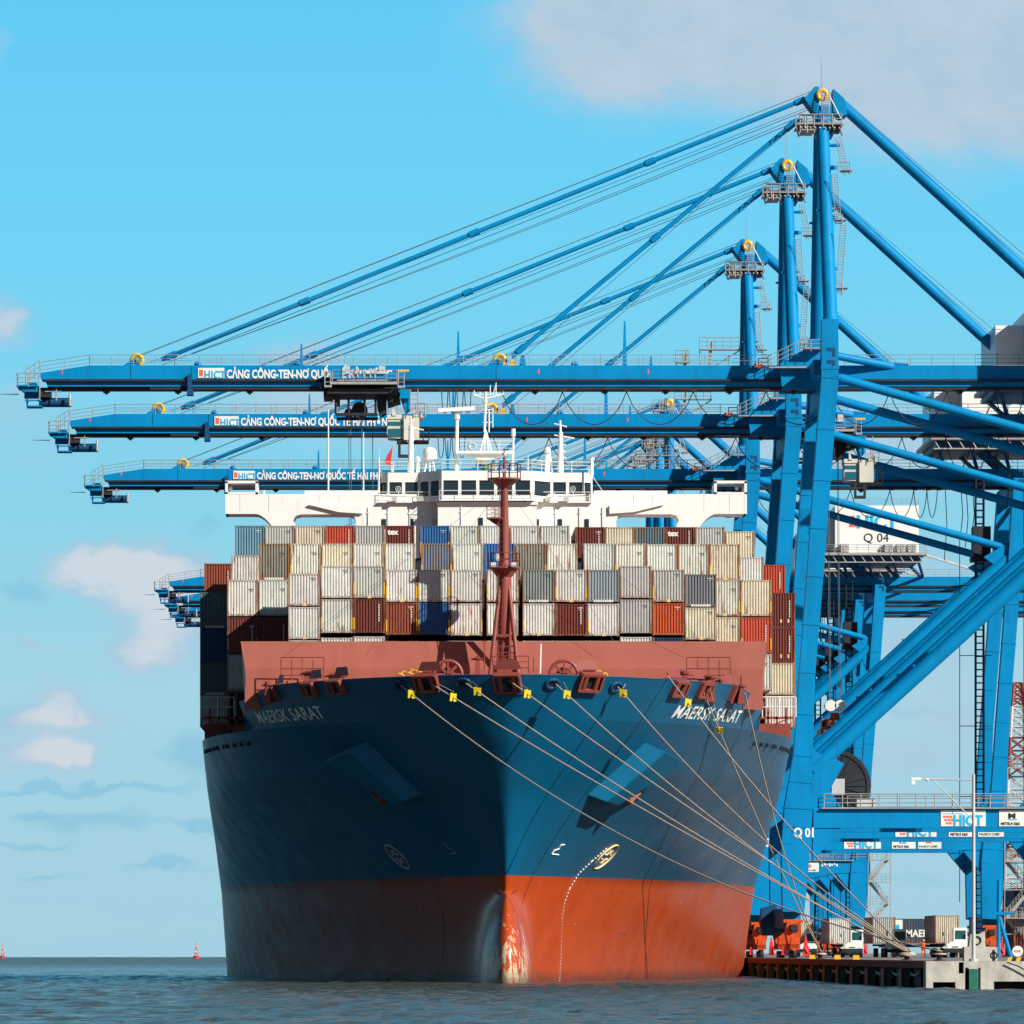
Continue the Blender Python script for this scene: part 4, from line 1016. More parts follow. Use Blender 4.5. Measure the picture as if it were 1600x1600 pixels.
def cont_meshes(hgt, lng):
    k = (round(hgt, 2), round(lng, 1))
    if k in CMESH: return CMESH[k]
    W = 1.219; res = {}
    tmp = []
    # frame
    q = MB()
    for sx in (-1, 1):
        for (ya, yb_) in ((0, .14), (lng - .14, lng)):
            q.box(min(sx * W, sx * (W - .12)), max(sx * W, sx * (W - .12)), ya, yb_, .12, hgt - .12)
        q.box(min(sx * W, sx * (W - .08)), max(sx * W, sx * (W - .08)), .14, lng - .14, .03, .16); q.box(min(sx * W, sx * (W - .06)), max(sx * W, sx * (W - .06)), .14, lng - .14, hgt - .10, hgt - .02)
    for (ya, yb_) in ((.02, .14), (lng - .14, lng - .02)):
        q.box(-W + .12, W - .12, ya, yb_, .03, .17); q.box(-W + .12, W - .12, ya, yb_, hgt - .11, hgt - .02)
    for sx in (-1, 1):
        for ya in (-.005, lng - .17):
            for za in (0, hgt - .12): q.box(min(sx * (W + .004), sx * (W - .16)), max(sx * (W + .004), sx * (W - .16)), ya, ya + .175, za, za + .12)
    tmp.append(q.build('frame', CF))
    # end walls
    q = MB(); pts = corr(-W + .12, W - .12, .222, .085); vs = []; 
    for x, y in pts: vs += [(x, .03 + y, .17), (x, .035 + y, hgt - .11)]
    q.add(vs, [(2 * i, 2 * i + 2, 2 * i + 3, 2 * i + 1) for i in range(len(pts) - 1)]); tmp.append(q.build('end_wall', CM))
    # side walls and roof, doors end plain
    q = MB(); pts = corr(.14, lng - .14, .30, .04)
    for sx in (-1, 1):
        vs = []
        for y, d in pts: vs += [(sx * (W - .015 - d), y, .16), (sx * (W - .015 - d), y, hgt - .10)]
        q.add(vs, [(2 * i, 2 * i + 2, 2 * i + 3, 2 * i + 1) for i in range(len(pts) - 1)])
    q.add([(-W + .06, .14, hgt - .06), (W - .06, .14, hgt - .06), (W - .06, lng - .14, hgt - .06), (-W + .06, lng - .14, hgt - .06)], [(0, 1, 2, 3)])
    q.add([(-W + .08, .14, .1), (W - .08, .14, .1), (W - .08, lng - .14, .1), (-W + .08, lng - .14, .1)], [(0, 1, 2, 3)])
    q.add([(-W + .12, lng - .08, .17), (W - .12, lng - .08, .17), (W - .12, lng - .08, hgt - .11), (-W + .12, lng - .08, hgt - .11)], [(0, 1, 2, 3)])
    tmp.append(q.build('body', CM))
    res = [(o.name.split('.')[0], o.data) for o in tmp]
    for o in tmp: bpy.data.objects.remove(o)
    CMESH[k] = res; return res
PAL = {  # name: (colour rgb, base rust)
 'w': ((.70, .735, .73), .34, 'white'), 'W': ((.74, .76, .73), .5, 'rust-streaked white'), 'c': ((.70, .67, .55), .4, 'cream'), 'C': ((.72, .68, .56), .6, 'rust-streaked cream'),
 'g': ((.53, .56, .56), .35, 'light grey'), 'G': ((.25, .30, .31), .35, 'mid grey'), 'K': ((.28, .29, .25), .75, 'rusty grey'), 'b': ((.16, .34, .46), .15, 'pale blue'), 'B': ((.03, .15, .42), .3, 'blue'),
 'N': ((.01, .06, .17), .1, 'dark blue'), 'r': ((.52, .085, .045), .05, 'orange-red'), 'R': ((.60, .105, .03), .4, 'bright orange'), 'm': ((.19, .045, .035), .05, 'maroon'), 'o': ((.30, .075, .04), .3, 'brown-red'),
 't': ((.10, .17, .17), .15, 'dark green-grey'), 'T': ((.10, .22, .28), .8, 'rusty teal'), 'u': ((.14, .22, .34), .9, 'rusty blue'), 'G2': ((.20, .23, .26), .2, 'slate grey'), 'bg': ((.30, .37, .43), .25, 'blue-grey')}
ORD = ['first', 'second', 'third', 'fourth', 'fifth', 'sixth', 'seventh', 'eighth', 'ninth', 'tenth', 'eleventh', 'twelfth', 'thirteenth', 'fourteenth', 'fifteenth', 'sixteenth', 'seventeenth']
YMARK = MB(); 
def cmark_mesh(name, kind):
    q = MB()
    if kind == 'badge': q.box(-.13, .16, -.012, .03, 0, .2)
    if kind == 'ends':
        q.box(-1.21, -1.11, -.012, .01, .3, 1.2)
    if kind == 'endr': q.box(1.11, 1.21, -.012, .01, .3, 1.2)
    if kind == 'id':
        for i in range(7): q.box(.5 + i * .06, .535 + i * .06, .0, .04, 2.12, 2.19)
        for i in range(3): q.box(.62 + i * .06, .655 + i * .06, .0, .04, 1.98, 2.04)
    if kind == 'label': 
        for i in range(9): q.box(-.75 + i * .17, -.62 + i * .17, -.005, .05, 0, .17)
    if kind == 'vert':
        for i in range(7): q.box(.72, .80, .0, .05, .9 + i * .2, 1.04 + i * .2)
    if kind == 'dots': q.box(.0, .14, .0, .05, .45, .75); q.box(.6, .74, .0, .05, .45, .75)
    return q
GRP = 'containers stacked on the ship'
def container(X, Y, Z, hgt, key, label, lng=12.19, marks=(), group=GRP, rz=0, cat='shipping container'):
    col, rust, nm = PAL[key]
    root = tag(empty('shipping_container', (X, Y, Z), rz), label, cat, group)
    rr = random.Random(int(X * 31 + Z * 17 + Y))
    f = 1 + rr.uniform(-.09, .06)
    for n_, me in cont_meshes(hgt, lng):
        o = bpy.data.objects.new(n_, me); COL.objects.link(o); o.parent = root
        o.color = (col[0] * f, col[1] * f * rr.uniform(.97, 1.03), col[2] * f, max(0, min(1, rust + rr.uniform(-.12, .18))))
    for mk in marks:
        if mk[0] == 'tex':
            text('lettering', 'tex', .62, MT['board'], (-1.0, -.01, hgt - .75), root, off=.03); continue
        kd, mt_, x, z = mk
        q = cmark_mesh('m', kd); q.off = Vector((-x, 0, -z)); q.build('marking', MT[mt_], root)
    return root
def centre(n, i, groups, pitch=2.5, gap=.4):
    """x of box i in a row of n with small gaps after the given counts"""
    ng = len(groups); total = n * pitch + gap * ng
    x = SX - total / 2 + pitch * (i + .5) + gap * sum(1 for g in groups if i >= g)
    return x
BD = lambda x=.05, z=1.55: ('badge', 'gold', x, z)
def auto_marks(key, seed):
    r = random.Random(seed * 7 + 3); out = []
    if key in 'wWcCgK' and r.random() < .55: out.append(('badge', 'gold', r.uniform(-.1, .3), r.uniform(1.3, 1.9)))
    if r.random() < .5: out.append(('id', 'grey' if key in 'wWcCgKG' else 'mark', r.uniform(-.15, .1), r.uniform(-.1, .1)))
    if r.random() < .4:
        zz0 = r.uniform(0, .9); out.append(('ends', 'yellow', 0, zz0))
        if r.random() < .6: out.append(('endr', 'yellow', 0, zz0))
    if key in ('m', 'r', 'o'): out.append(('vert', 'mark', 0, 0))
    if key in ('G', 'G2', 'bg', 't'): out.append(('label', 'mark', 0, 2.2))
    return out
# bay D, top row of 17 (front face at 494)
YD = 494.0
row = ['b', 'g', 'c', 'r', 'g', 'm', 'B', 'w', 'w', 'w', 'w', 'm', 'c', 'T', 'm', 'g', 'c']
near = {0: 'at its left end', 16: 'at its right end', 7: '', 8: ''}
for i, k in enumerate(row):
    z = H + (EYE - 821) * YD / F - 2.59 + .0
    if i > 10: z -= .12
    if i == 16: z -= .35
    mk = auto_marks(k, i)
    if i in (5, 14): mk = [('tex',)] + mk
    lab = f'{PAL[k][2]} container in the topmost row below the bridge, {ORD[i]} from left'
    container(centre(17, i, (6, 11)), YD, z, 2.59, k, lab, marks=mk)
# one tier lower behind, outer columns of bay D
zt = 35.2
container(SX - 22.95, YD, H + (EYE - 880) * YD / F - 2.9, 2.89, 'o', 'brown-red container topping the outermost left stack, beside the blue boom tips', marks=[('vert', 'mark', 0, 0)])
container(SX + 22.95, YD, H + (EYE - 882) * YD / F - 2.9, 2.89, 'r', 'orange-red container topping the outermost right stack, against the crane leg', marks=[('vert', 'mark', 0, 0)])
# supports beneath these two are the boxes of bay C; a solid block replaces bay D's unseen lower boxes
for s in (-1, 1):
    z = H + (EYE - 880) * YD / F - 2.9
    q = SP(MB()); q.box(SX + s * 22.95 - 1.2, SX + s * 22.95 + 1.2, YD + .2, YD + 12, 20.8, z - .03); q.build('hidden_stack_block', MT['dark'], ship)
# bay C (19 wide), outer columns
YC = 480.3
def zof(py, Y): return H + (EYE - py) * Y / F
for s, keys, pys, nm in ((-1, ('t', 'N', 't', 'g'), (925, 981, 1035.5, 1086), 'left'), (1, ('m', 'm', 'c', 'w'), (926, 981, 1036, 1087), 'right')):
    for j, (k, py) in enumerate(zip(keys, pys)):
        hh = 2.89 if j < 2 else 2.59; z = zof(py, YC) - hh
        place = ('second from the top', 'third from the top', 'fourth from the top', 'lowest')[j]
        mk = [('label', 'mark', 0, 2.3)] if k == 't' else ([('vert', 'mark', 0, 0), ('dots', 'gold', 0, 0)] if k == 'm' else [])
        container(SX + s * 22.85, YC, z, hh, k, f'{PAL[k][2]} container in the outermost {nm} stack, {place}', marks=mk)
# bay C, top boxes of the second columns
for s, k, py, nm in ((-1, 'W', 867.5, 'left'), (1, 'w', 870, 'right')):
    container(SX + s * 20.32, YC, zof(py, YC) - 2.89, 2.89, k, f'{PAL[k][2]} container topping the second stack from the {nm} edge', marks=[BD(.1, 1.7)] if s > 0 else [])
# bay B (17 wide, 20 foot boxes)
YB = 471.6
gapsB = (6, 11)
rowB = ['K', 'W', 'c', 'w', 'w', 'u', 'w', 'B', 'K', 'W', 'w', 'W', 'w', 'W', 'C']
for i, k in enumerate(rowB):
    mk = auto_marks(k, i + 40)
    if i in (0, 8): mk.append(('label', 'board', 0, 2.5))
    container(centre(17, i + 1, gapsB), YB, zof(849 if i < 12 else 850, YB) - 2.89, 2.89, k, f'{PAL[k][2]} container in the second row from top, {ORD[i]} from left', 6.06, mk)
for s, ci, cols in ((-1, 1, ('w', 'm', 'g')), (1, 15, ('W', 'c', 'w'))):
    for j, k in enumerate(cols):
        z = zof((905.5, 963.5, 1021)[j], YB) - 2.89
        nm = 'left' if s < 0 else 'right'
        if j == 2: continue
        container(centre(17, ci, gapsB), YB, z, 2.89, k, f'{PAL[k][2]} container in the third stack from the {nm} edge, {("second", "third")[j]} from its top', 6.06, auto_marks(k, ci + j))
for s, ci, cols in ((-1, 0, ('W', 'm', 'g', 'g')), (1, 16, ('c', 'r', 'w', 'w'))):
    for j, k in enumerate(cols):
        z = zof((906, 964, 1022, 1079)[j], YB) - 2.89
        nm = 'left' if s < 0 else 'right'
        if j > 2: continue
        container(centre(17, ci, gapsB), YB, z, 2.89, k, f'{PAL[k][2]} container in the second stack from the {nm} edge, {("second", "third", "fourth")[j]} from its top', 6.06, auto_marks(k, ci + j + 5))
# bay A (13 wide), tiers above the breakwater
YA = 457.6
topA = [896, 884, 884, 890, 890, 890, 890, 890, 890, 890, 884, 890, 897]
midA = [948, 936, 936, 941.5, 941.5, 942.5, 942.5, 942.5, 943, 943, 936.5, 942, 949]
botA = [1000, 996, 994, 1001, 1001, 1001, 1001, 1001, 1001, 1001, 995, 996, 1002]
uA = ['w', 'w', 'g', 'w', 'w', 'w', 'w', 'G', 'w', 'bg', 'g', 'g', 'G2']
mA = ['w', 'w', 'm', 'o', 'B', 'W', 'w', 'w', 'm', 'w', 'g', 'R', 'c']
lA = ['w', 'w', 'w', 'o', 'B', 'c', 'w', 'w', 'g', 'c', 'w', 'N', 'G2']
for i in range(13):
    x = centre(13, i, (6, 7), 2.5, .28)
    for j, (ks, tops) in enumerate(((uA, topA), (mA, midA), (lA, botA))):
        k = ks[i]; hh = 2.59 if tops[i] > 870 and not (j < 2 and i in (1, 2, 10) and j == 1) else 2.72
        mk = auto_marks(k, i * 3 + j + 90) if j < 2 else []
        rowname = ('third row from the top', 'fourth row from the top', 'lowest row, just showing over the red breakwater')[j]
        container(x, YA, zof(tops[i], YA) - 2.5 - (.12 if hh > 2.6 else 0), 2.5 + (.12 if hh > 2.6 else 0), k, f'{PAL[k][2]} container, {ORD[i]} from left in the {rowname}', marks=mk)
q = SP(MB()); q.box(SX - 16.3, SX + 16.3, YA + .4, YA + 11.8, 21.0, zof(1000, YA) - 2.5 - .25); q.build('hidden_stack_block', MT['dark'], ship)  # solid block in place of bay A's unseen lowest boxes
# ---------------------------------------------------------------- ship-to-shore cranes, all from one master
CY = 561.0; CX0 = 37.0; ZQ = 1.76
def c3(px, py, dy=0): return Vector(((px - VPX) * (CY + dy) / F, dy, H + (EYE - py) * (CY + dy) / F))
COFF = Vector((CX0, 0, ZQ))
def CB(): return MB(COFF)
B_ = MT['blue']
def house_text(parent, num):
    text('house_lettering', 'HICT', 2.5, MT['cyan'], Vector((66.9, -9.04, 64.3)) - COFF, parent, off=.1, sx=1.05)
    q = CB()
    for r_ in range(3):
        for c_ in range(2): q.box(65.5 + c_ * .65 + r_ * .2, 66.05 + c_ * .65 + r_ * .2, -9.05, -9.02, 65.6 - r_ * .6, 66.0 - r_ * .6)
    q.build('house_emblem', MT['salmon'], parent)
    text('house_number', 'Q 0' + num, 1.8, MT['ink'], Vector((67.9, -9.04, 62.2)) - COFF, parent)
def make_crane():
    R = empty('quay_crane', (CX0, CY, ZQ))
    # --- gantry legs: seaside and landside, near and far frame
    seap = [(1296, 500, 1.5), (1296, 590, 1.6), (1284, 750, 1.55), (1273, 900, 1.5), (1261, 1050, 1.45), (1254, 1180, 1.7), (1247, 1262, 2.6), (1243, 1320, 2.7), (1239, 1425, 2.0)]
    for dy in (-9, 9):
        for land in (0, 1):
            q = CB(); pts = []
            for px, py, w in seap:
                p = c3(px, py, -9); p.y = dy; p.x += 30.3 * land
                if land and py < 560: continue
                pts.append((p, w))
            for (p, w), (r, w2) in zip(pts, pts[1:]): q.beam(p, r, w, 1.9, w2, 1.9, up=(0, 1, 0))
            for (p, w), (r, w2) in zip(pts[1:], pts[2:-1]):
                for f_ in (0, .5): a_ = p.lerp(r, f_); ww = w + (w2 - w) * f_; q.beam(a_, a_ + (r - p).normalized() * .14, ww + .09, 1.99, up=(0, 1, 0))
            # joint collar with slots near the boom level
            if not land:
                p = c3(1296, 575, -9); q.box(p.x - .85, p.x + .85, dy - 1.0, dy + 1.0, p.z - .2, p.z - .0 + .1)
            q.build('leg', B_, R)
            # slotted mark on the collar
            if dy < 0:
                q = CB()
                for zz in (0, -1.15):
                    p = c3(1297, 550, -9); p.x += 30.3 * land; p.z += (0 if not land else -1.5)
                    q.box(p.x - .35, p.x + .42, dy - .985, dy - .951, p.z + zz, p.z + zz + .3); q.box(p.x + .15, p.x + .42, dy - .985, dy - .951, p.z + zz - .5, p.z + zz)
                q.build('slot', MT['dblue'], R)
    # --- tapered portal haunches
    # --- portal beams (across, near and far) and sill beams (along the rail)
    zt_, zb_ = c3(0, 1264, -9).z, c3(0, 1294, -9).z
    xs_, xl_ = c3(1249, 0, -9).x, c3(1249, 0, -9).x + 30.3
    for dy in (-9, 9):
        q = CB(); q.box(xs_ + 1.25, xl_ - 1.25, dy - .8, dy + .8, zb_, zt_)
        for s, x in ((1, xs_ + 1.2), (-1, xl_ - 1.2)):
            q.prism([(x, zb_ + .001), (x + s * 2.6, zb_ + .001), (x + s * .1, zb_ - 3.0), (x, zb_ - 3.0)], dy - .7, dy + .7)
            q.prism([(x, zt_ - .001), (x + s * 2.8, zt_ - .001), (x + s * .4, zt_ + 3.4), (x, zt_ + 3.4)], dy - .7, dy + .7)
        q.build('portal_beam', B_, R)
    for x in (c3(1239, 0, -9).x, c3(1239, 0, -9).x + 30.3):
        q = CB(); q.box(x - .8, x + .8, -8.0, 8.0, 4.6, 6.4); q.build('sill_beam', B_, R)
        q = CB(); q.box(x + .6, x + 2.0, -8.02, 8.02, zt_ - 2.0, zt_ - .2); q.build('side_beam', B_, R)
    # upper side beams joining near and far legs
    for x, zz in ((c3(1296, 0, -9).x, c3(0, 610, -9).z), (c3(1296, 0, -9).x + 30.3, c3(0, 600, -9).z)):
        q = CB(); q.box(x - .7, x + .7, -8.1, 8.1, zz - .9, zz + .9); q.build('cross_beam', B_, R)
    # --- bogies
    bogie_proto = None
    for x in (c3(1239, 0, -9).x, c3(1239, 0, -9).x + 30.3):
        for dy in (-9, 9):
            g = empty('bogie', Vector((x, dy, 0)) - Vector((CX0, 0, 0))); g.parent = R
            q = MB(); q.prism([(-.62, 3.4), (.62, 3.4), (.72, 2.3), (.42, .95), (-.42, .95), (-.72, 2.3)], -1.3, 1.3); q.box(-.4, .4, -3.3, 3.3, .8, 1.3); q.box(-.9, .9, -.5, .5, 3.3, 3.6)
            for s in (-1, 1): q.prism([(-.45, .9), (.45, .9), (.38, 1.9), (-.38, 1.9)], s * 2.6 - .7, s * 2.6 + .7)
            q.build('equaliser', MT['orange'], g)
            q = MB(); q.tube((-.35, -1.34, 2.8), (.35, -1.34, 2.8), .32, n=12); q.tube((0, -1.7, 2.8), (0, -1.25, 2.8), .34, n=14); q.build('pivot', MT['dark'], g)
            q = MB()
            for k in range(8): yy = -3.4 + k * .97; q.tube((-.16, yy, .34), (.16, yy, .34), .34, n=14)
            q.build('wheels', MT['dark'], g)
            q = MB(); q.prism([(.75, .2), (1.3, .2), (1.3, .9), (1.15, 1.3), (1.15, 1.6), (.85, 1.6), (.8, 1.1)], -2.9, -2.4); q.tube((1.0, -2.6, 1.6), (1.0, -2.6, 2.0), .1, n=8); q.tube((.9, -2.95, 1.0), (1.2, -2.95, .5), .1, n=8); q.build('rail_clamp', MT['sred'], g); q = MB(); q.prism([(-1.25, .3), (-.85, .3), (-.9, 1.0), (-1.15, 1.1)], -2.8, -2.3); q.build('rail_sweep', MT['sred'], g)
            q = MB(); q.sphere((.0, -1.75, 1.25), .22, 8, 6); q.build('warning_lamp', MT['yellow'], g)
            for o in (g,): pass
    # end of the seaside sill, its shade put into the dark blue
    q = CB(); x = c3(1222, 0, -9).x; q.prism([(x - .8, 3.9), (x + .8, 3.9), (x + 1.0, 5.4), (x + .4, 6.9), (x - .9, 6.5), (x - 1.05, 5.2)], 6.6, 9.3); q.build('sill_end', MT['dblue'], R)
    # --- braces in each frame
    for dy in (-9, 9):
        def n_(px, py):
            p = c3(px, py, -9); p.y = dy; return p
        node = n_(1286, 725); node.x += 30.3
        for a_, r in ((n_(1300, 588), .44), (n_(1258, 1213), .74)):
            q = CB(); d = (node - a_).normalized(); q.tube(a_ + d * .6, node - d * 1.0, r, n=14)
            q.tube(a_ + d * .8, a_ + d * 1.4, r * 1.12, n=14); q.build('brace', B_, R, smooth=True)
            if r > .6: 
                q = CB(); up = Vector((-d.z, 0, d.x)); 
                for k in range(1, 9):
                    p = a_.lerp(node, k / 9) + up * r; q.beam(p, p + up * .16, .25)
                q.build('brace_lug', B_, R)
        q = CB()
        q.prism([(node.x - 3.6, node.z - .7), (node.x - .5, node.z + 1.1), (node.x - .5, node.z - 3.3), (node.x - 1.4, node.z - 4.4), (node.x - 2.4, node.z - 1.6)], dy - .5, dy + .5); q.build('gusset', B_, R)
        q = CB(); a_ = n_(1258, 1213)
        q.prism([(a_.x + .2, a_.z + 2.6), (a_.x + 3.6, a_.z + 1.2), (a_.x + 2.2, a_.z - 1.4), (a_.x + .6, a_.z - 3.2), (a_.x + .2, a_.z - 3.2)], dy - .6, dy + .6); q.build('gusset', B_, R)
    # --- boom and landside girder
    def zz(py): return c3(0, py).z
    def xx(px): return c3(px, 0).x
    XE = 112.0
    q = CB()
    q.prism([(xx(62), zz(585)), (xx(140), zz(573)), (XE, zz(573)), (XE, zz(595)), (xx(66), zz(595))], -1.25, 1.25)
    q.prism([(xx(75), zz(598.5)), (XE, zz(598.5)), (XE, zz(606)), (xx(75), zz(606))], -1.35, 1.35)
    q.build('boom', B_, R)
    q = CB(); q.box(xx(72), XE, -1.7, 1.7, zz(598.48), zz(595.02)); q.box(xx(80), XE, -1.0, 1.0, zz(610.5), zz(606.02)); q.box(xx(235), XE, -1.28, -1.26, zz(611), zz(606.5)); q.build('trolley_rail', MT['dark'], R)
    # patches and stiffener joints on the boom's face
    q = CB()
    for px in (205, 300, 775, 1200): q.box(xx(px) - .03, xx(px) + .03, -1.27, -1.251, zz(594.9), zz(574))
    q.build('joint_plate', MT['dblue'], R)
    q = CB()
    for px in (98, 841, 1012): q.box(xx(px) - .07, xx(px) + .07, -1.28, -1.251, zz(586), zz(579))
    q.build('height_mark', MT['salmon'], R)
    # sheave brackets with yellow sheaves
    for px, big in ((213, 1), (780, 1)):
        q = CB(); q.prism([(xx(px - 22), zz(573) + .001), (xx(px - 4), zz(561)), (xx(px + 3), zz(560)), (xx(px + 7), zz(573) + .001)], -.45, .45); q.build('sheave_bracket', B_, R)
        q = CB(); q.torus(c3(px + 1, 563), .5, .21, 'y', n=18, m=8); q.tube(c3(px + 1, 563, -.7), c3(px + 1, 563, .7), .12, n=8); q.build('sheave', MT['yellow'], R)
    q = CB(); q.prism([(xx(794), zz(573) + .001), (xx(806), zz(573) + .001), (xx(801), zz(557))], -.5, .5); q.build('sheave_guard', MT['yellow'], R)
    q = CB(); q.prism([(xx(811), zz(573) + .001), (xx(822), zz(573) + .001), (xx(819), zz(556)), (xx(814), zz(556))], -.5, .5)
    for px, top, w in ((471, 537, 5), (716, 518, 6), (976, 502, 7), (1017, 557, 5)): q.prism([(xx(px - w / 2), zz(573) + .001), (xx(px + w / 2), zz(573) + .001), (xx(px + 1.2), zz(top)), (xx(px - 1.2), zz(top))], -.16, .16)
    for px in (309, 465, 898): q.sphere(c3(px, 570), .35, 10, 6)
    q.build('boom_bracket', B_, R)
    q = CB(); q.box(xx(294), xx(301), -1.9, -1.36, zz(614), zz(588)); q.box(xx(293), xx(303), -1.9, -.5, zz(620), zz(612)); q.build('boom_latch', MT['dblue'], R)
    for px in (166, 278, 390, 836, 945, 1040, 1140, 1240, 1400, 1500): q = CB(); q.box(xx(px) - .3, xx(px) + .3, -.9, .9, zz(613), zz(610.6)); q.box(xx(px) - .12, xx(px) + .12, -.7, .7, zz(615.5), zz(612.9)); q.build('rope_support', MT['dark'], R)
    # boom hand rails
    q = CB()
    q.rail([c3(64, 584, -1.2), c3(140, 572.8, -1.2), c3(1205, 572.8, -1.2)], h=1.1, step=2.05, r=.032, mids=2)
    q.rail([c3(140, 572.8, 1.2), c3(1205, 572.8, 1.2)], h=1.1, step=4.1, r=.028, mids=1)
    q.rail([c3(1320, 572.8, -1.2), Vector((XE, -1.2, zz(572.8)))], h=1.1, step=2.05, r=.032, mids=2); q.build('handrail', MT['galv'], R)
    # boom tip platform
    q = CB(); q.box(xx(28), xx(61), -2.2, 2.2, zz(607), zz(604.5)); q.prism([(xx(30), zz(607.02)), (xx(60), zz(607.02)), (xx(60), zz(615)), (xx(40), zz(615))], -1.9, 1.9)
    q.box(xx(38), xx(60), -.1, .1, zz(623), zz(615)); q.box(xx(42), xx(66), -1.0, 1.0, zz(637), zz(635)); q.box(xx(42), xx(45), -1.0, -.8, zz(635), zz(625)); q.box(xx(40), xx(66), -1.2, -1.0, zz(628.5), zz(626.5)); q.build('boom_tip_platform', MT['blue'], R)
    q = CB(); q.tube(c3(61, 629), c3(111, 629), .44, n=16); q.box(xx(44), xx(58), -1.2, 1.2, zz(604.4), zz(600)); q.build('boom_tip_drum', MT['dblue'], R)
    q = CB(); q.rail([c3(28, 604.5, -2.2), c3(61, 604.5, -2.2)], h=1.3, step=.9, r=.035); q.rail([c3(40, 604.5, -1.6), c3(62, 590, -1.6)], h=1.6, step=.6, r=.035); q.rail([c3(28, 604.5, -2.2), c3(28, 604.5, 2.2)], h=1.2, step=1.5, r=.035)
    q.tube(c3(28, 604, -2), c3(26, 584, -2), .05, n=5); q.tube(c3(62, 625, -1.3), c3(62, 597, -1.3), .06, n=5); q.tube(c3(109, 634, -1.), c3(109, 616, -1.), .12, n=6); q.tube(c3(88, 626, -1.), c3(88, 606, -1.), .07, n=5); q.tube(c3(70, 612, -1.), c3(96, 612, -1.), .06, n=5); q.build('tip_railing', MT['galv'], R)
    q = CB(); q.tube(c3(29, 616), c3(0, 616), .05, .02, n=5); q.box(xx(61), xx(80), -.9, .9, zz(622), zz(607)); q.build('tip_aerial', MT['dark'], R)
    # hanging rope runs below the boom
    q = CB(); q.tube(c3(110, 609, -.8), c3(520, 611, -.8), .025, n=4, cap=False); q.tube(c3(640, 612, .5), c3(1230, 612, .5), .025, n=4, cap=False); q.build('trolley_rope', MT['wire'], R)
    # name on the boom
    bd = CB(); bd.box(xx(310), xx(351), -1.34, -1.252, zz(592.5), zz(577)); bd.build('name_board', MT['board'], R)
    text('board_lettering', 'HICT', 1.0, MT['cyan'], c3(319, 591, -1.36) - COFF, R, off=.03, sx=.82, spacing=1.12)
    qq = CB(); qq.box(xx(312), xx(318), -1.36, -1.345, zz(590), zz(580)); qq.build('board_emblem', MT['salmon'], R)
    SXT = .69
    body_ = 'CẢNG CÔNG-TEN-NO QUỐC TẾ HẢI PHÒNG'
    text('boom_lettering', body_, 1.08, MT['white'], c3(354, 590.5, -1.3) - COFF, R, off=.042, sx=SXT)
    wdt = max(v.co.x for v in text_mesh('CẢNG CÔNG-TEN-NO', 1.08, off=.042, sx=SXT).vertices)
    q = CB(); p = c3(354, 590.5, -1.3); q.prism([(p.x + wdt - .12, p.z + .62), (p.x + wdt + .02, p.z + .70), (p.x + wdt + .03, p.z + .88), (p.x + wdt - .08, p.z + .88), (p.x + wdt - .09, p.z + .76)], p.y - .012, p.y + .01); q.build('boom_lettering', MT['white'], R)
    # --- masts of the A frame, apex
    for s in (-1, 1):
        a_ = c3(1298, 505, -9); a_.y = 9 * s; b_ = c3(1283, 190, 0); b_.y = 1.4 * s
        q = CB(); q.tube(a_, b_, .68, .6, n=18)
        q.tube(a_.lerp(b_, -.01), a_.lerp(b_, .02), .8, n=18)
        q.build('mast', B_, R, smooth=True)
        q = CB()
        p = a_.lerp(b_, .55); q.beam(p + Vector((-.9, 0, 0)), p + Vector((.9, 0, 0)), .2)
        q.build('mast_bracket', B_, R)
    q = CB(); q.prism([(xx(1255), zz(157)), (xx(1271), zz(139)), (xx(1278), zz(139)), (xx(1278), zz(215)), (xx(1275), zz(215)), (xx(1272), zz(180))], -1.6, 1.6)
    q.prism([(xx(1300), zz(142)), (xx(1318), zz(158)), (xx(1322), zz(182)), (xx(1312), zz(185)), (xx(1300), zz(178))], -1.6, 1.6); q.box(xx(1277.9), xx(1300.1), -1.5, 1.5, zz(215), zz(168))
    q.build('apex_head', MT['blue'], R)
    q = CB(); q.torus(c3(1285, 148, -1.7), .42, .2, 'y', n=18, m=8); q.torus(c3(1285, 148, 1.4), .42, .2, 'y', n=18, m=8); q.build('sheave', MT['yellow'], R)
    q = CB()
    q.box(xx(1243), xx(1315), -2.6, 2.6, zz(200), zz(198.5)); q.rail([c3(1243, 198.5, -2.6), c3(1315, 198.5, -2.6)], h=1.2, step=.8, r=.05); q.rail([c3(1243, 198.5, 2.6), c3(1315, 198.5, 2.6)], h=1.2, step=.8, r=.04)
    q.box(xx(1250), xx(1270), -2.5, 1.5, zz(209), zz(207)); q.rail([c3(1250, 207, -2.5), c3(1272, 207, -2.5)], h=1.6, step=.8, r=.06)
    for k in range(10): x = 1244 + k * 7.5; q.tube(c3(x, 199, -2.6), c3(x + 4 - (k % 3) * 4, 213 - (k % 4) * 2, -1), .09, n=5)
    q.tube(c3(1284, 195, -2.6), c3(1284, 143, -2.2), .05, n=5); q.tube(c3(1295, 195, -2.6), c3(1296, 140, -2.2), .05, n=5)
    for k in range(14): y = 145 + k * 3.6; q.tube(c3(1284, y, -2.5), c3(1295, y, -2.5), .035, n=4)
    q.tube(c3(1296, 150, -2.3), c3(1314, 186, -2.4), .06, n=5); q.tube(c3(1302, 195, -2.6), c3(1304, 182, -2.6), .05, n=5)
    q.build('apex_platform', MT['galv'], R)
    q = CB(); q.box(xx(1256), xx(1269), -2.0, -.6, zz(205), zz(197)); q.box(xx(1297), xx(1310), -2.2, -.6, zz(211), zz(200)); q.box(xx(1246), xx(1252), -2., 1, zz(203), zz(190)); q.build('apex_machinery', MT['dark'], R)
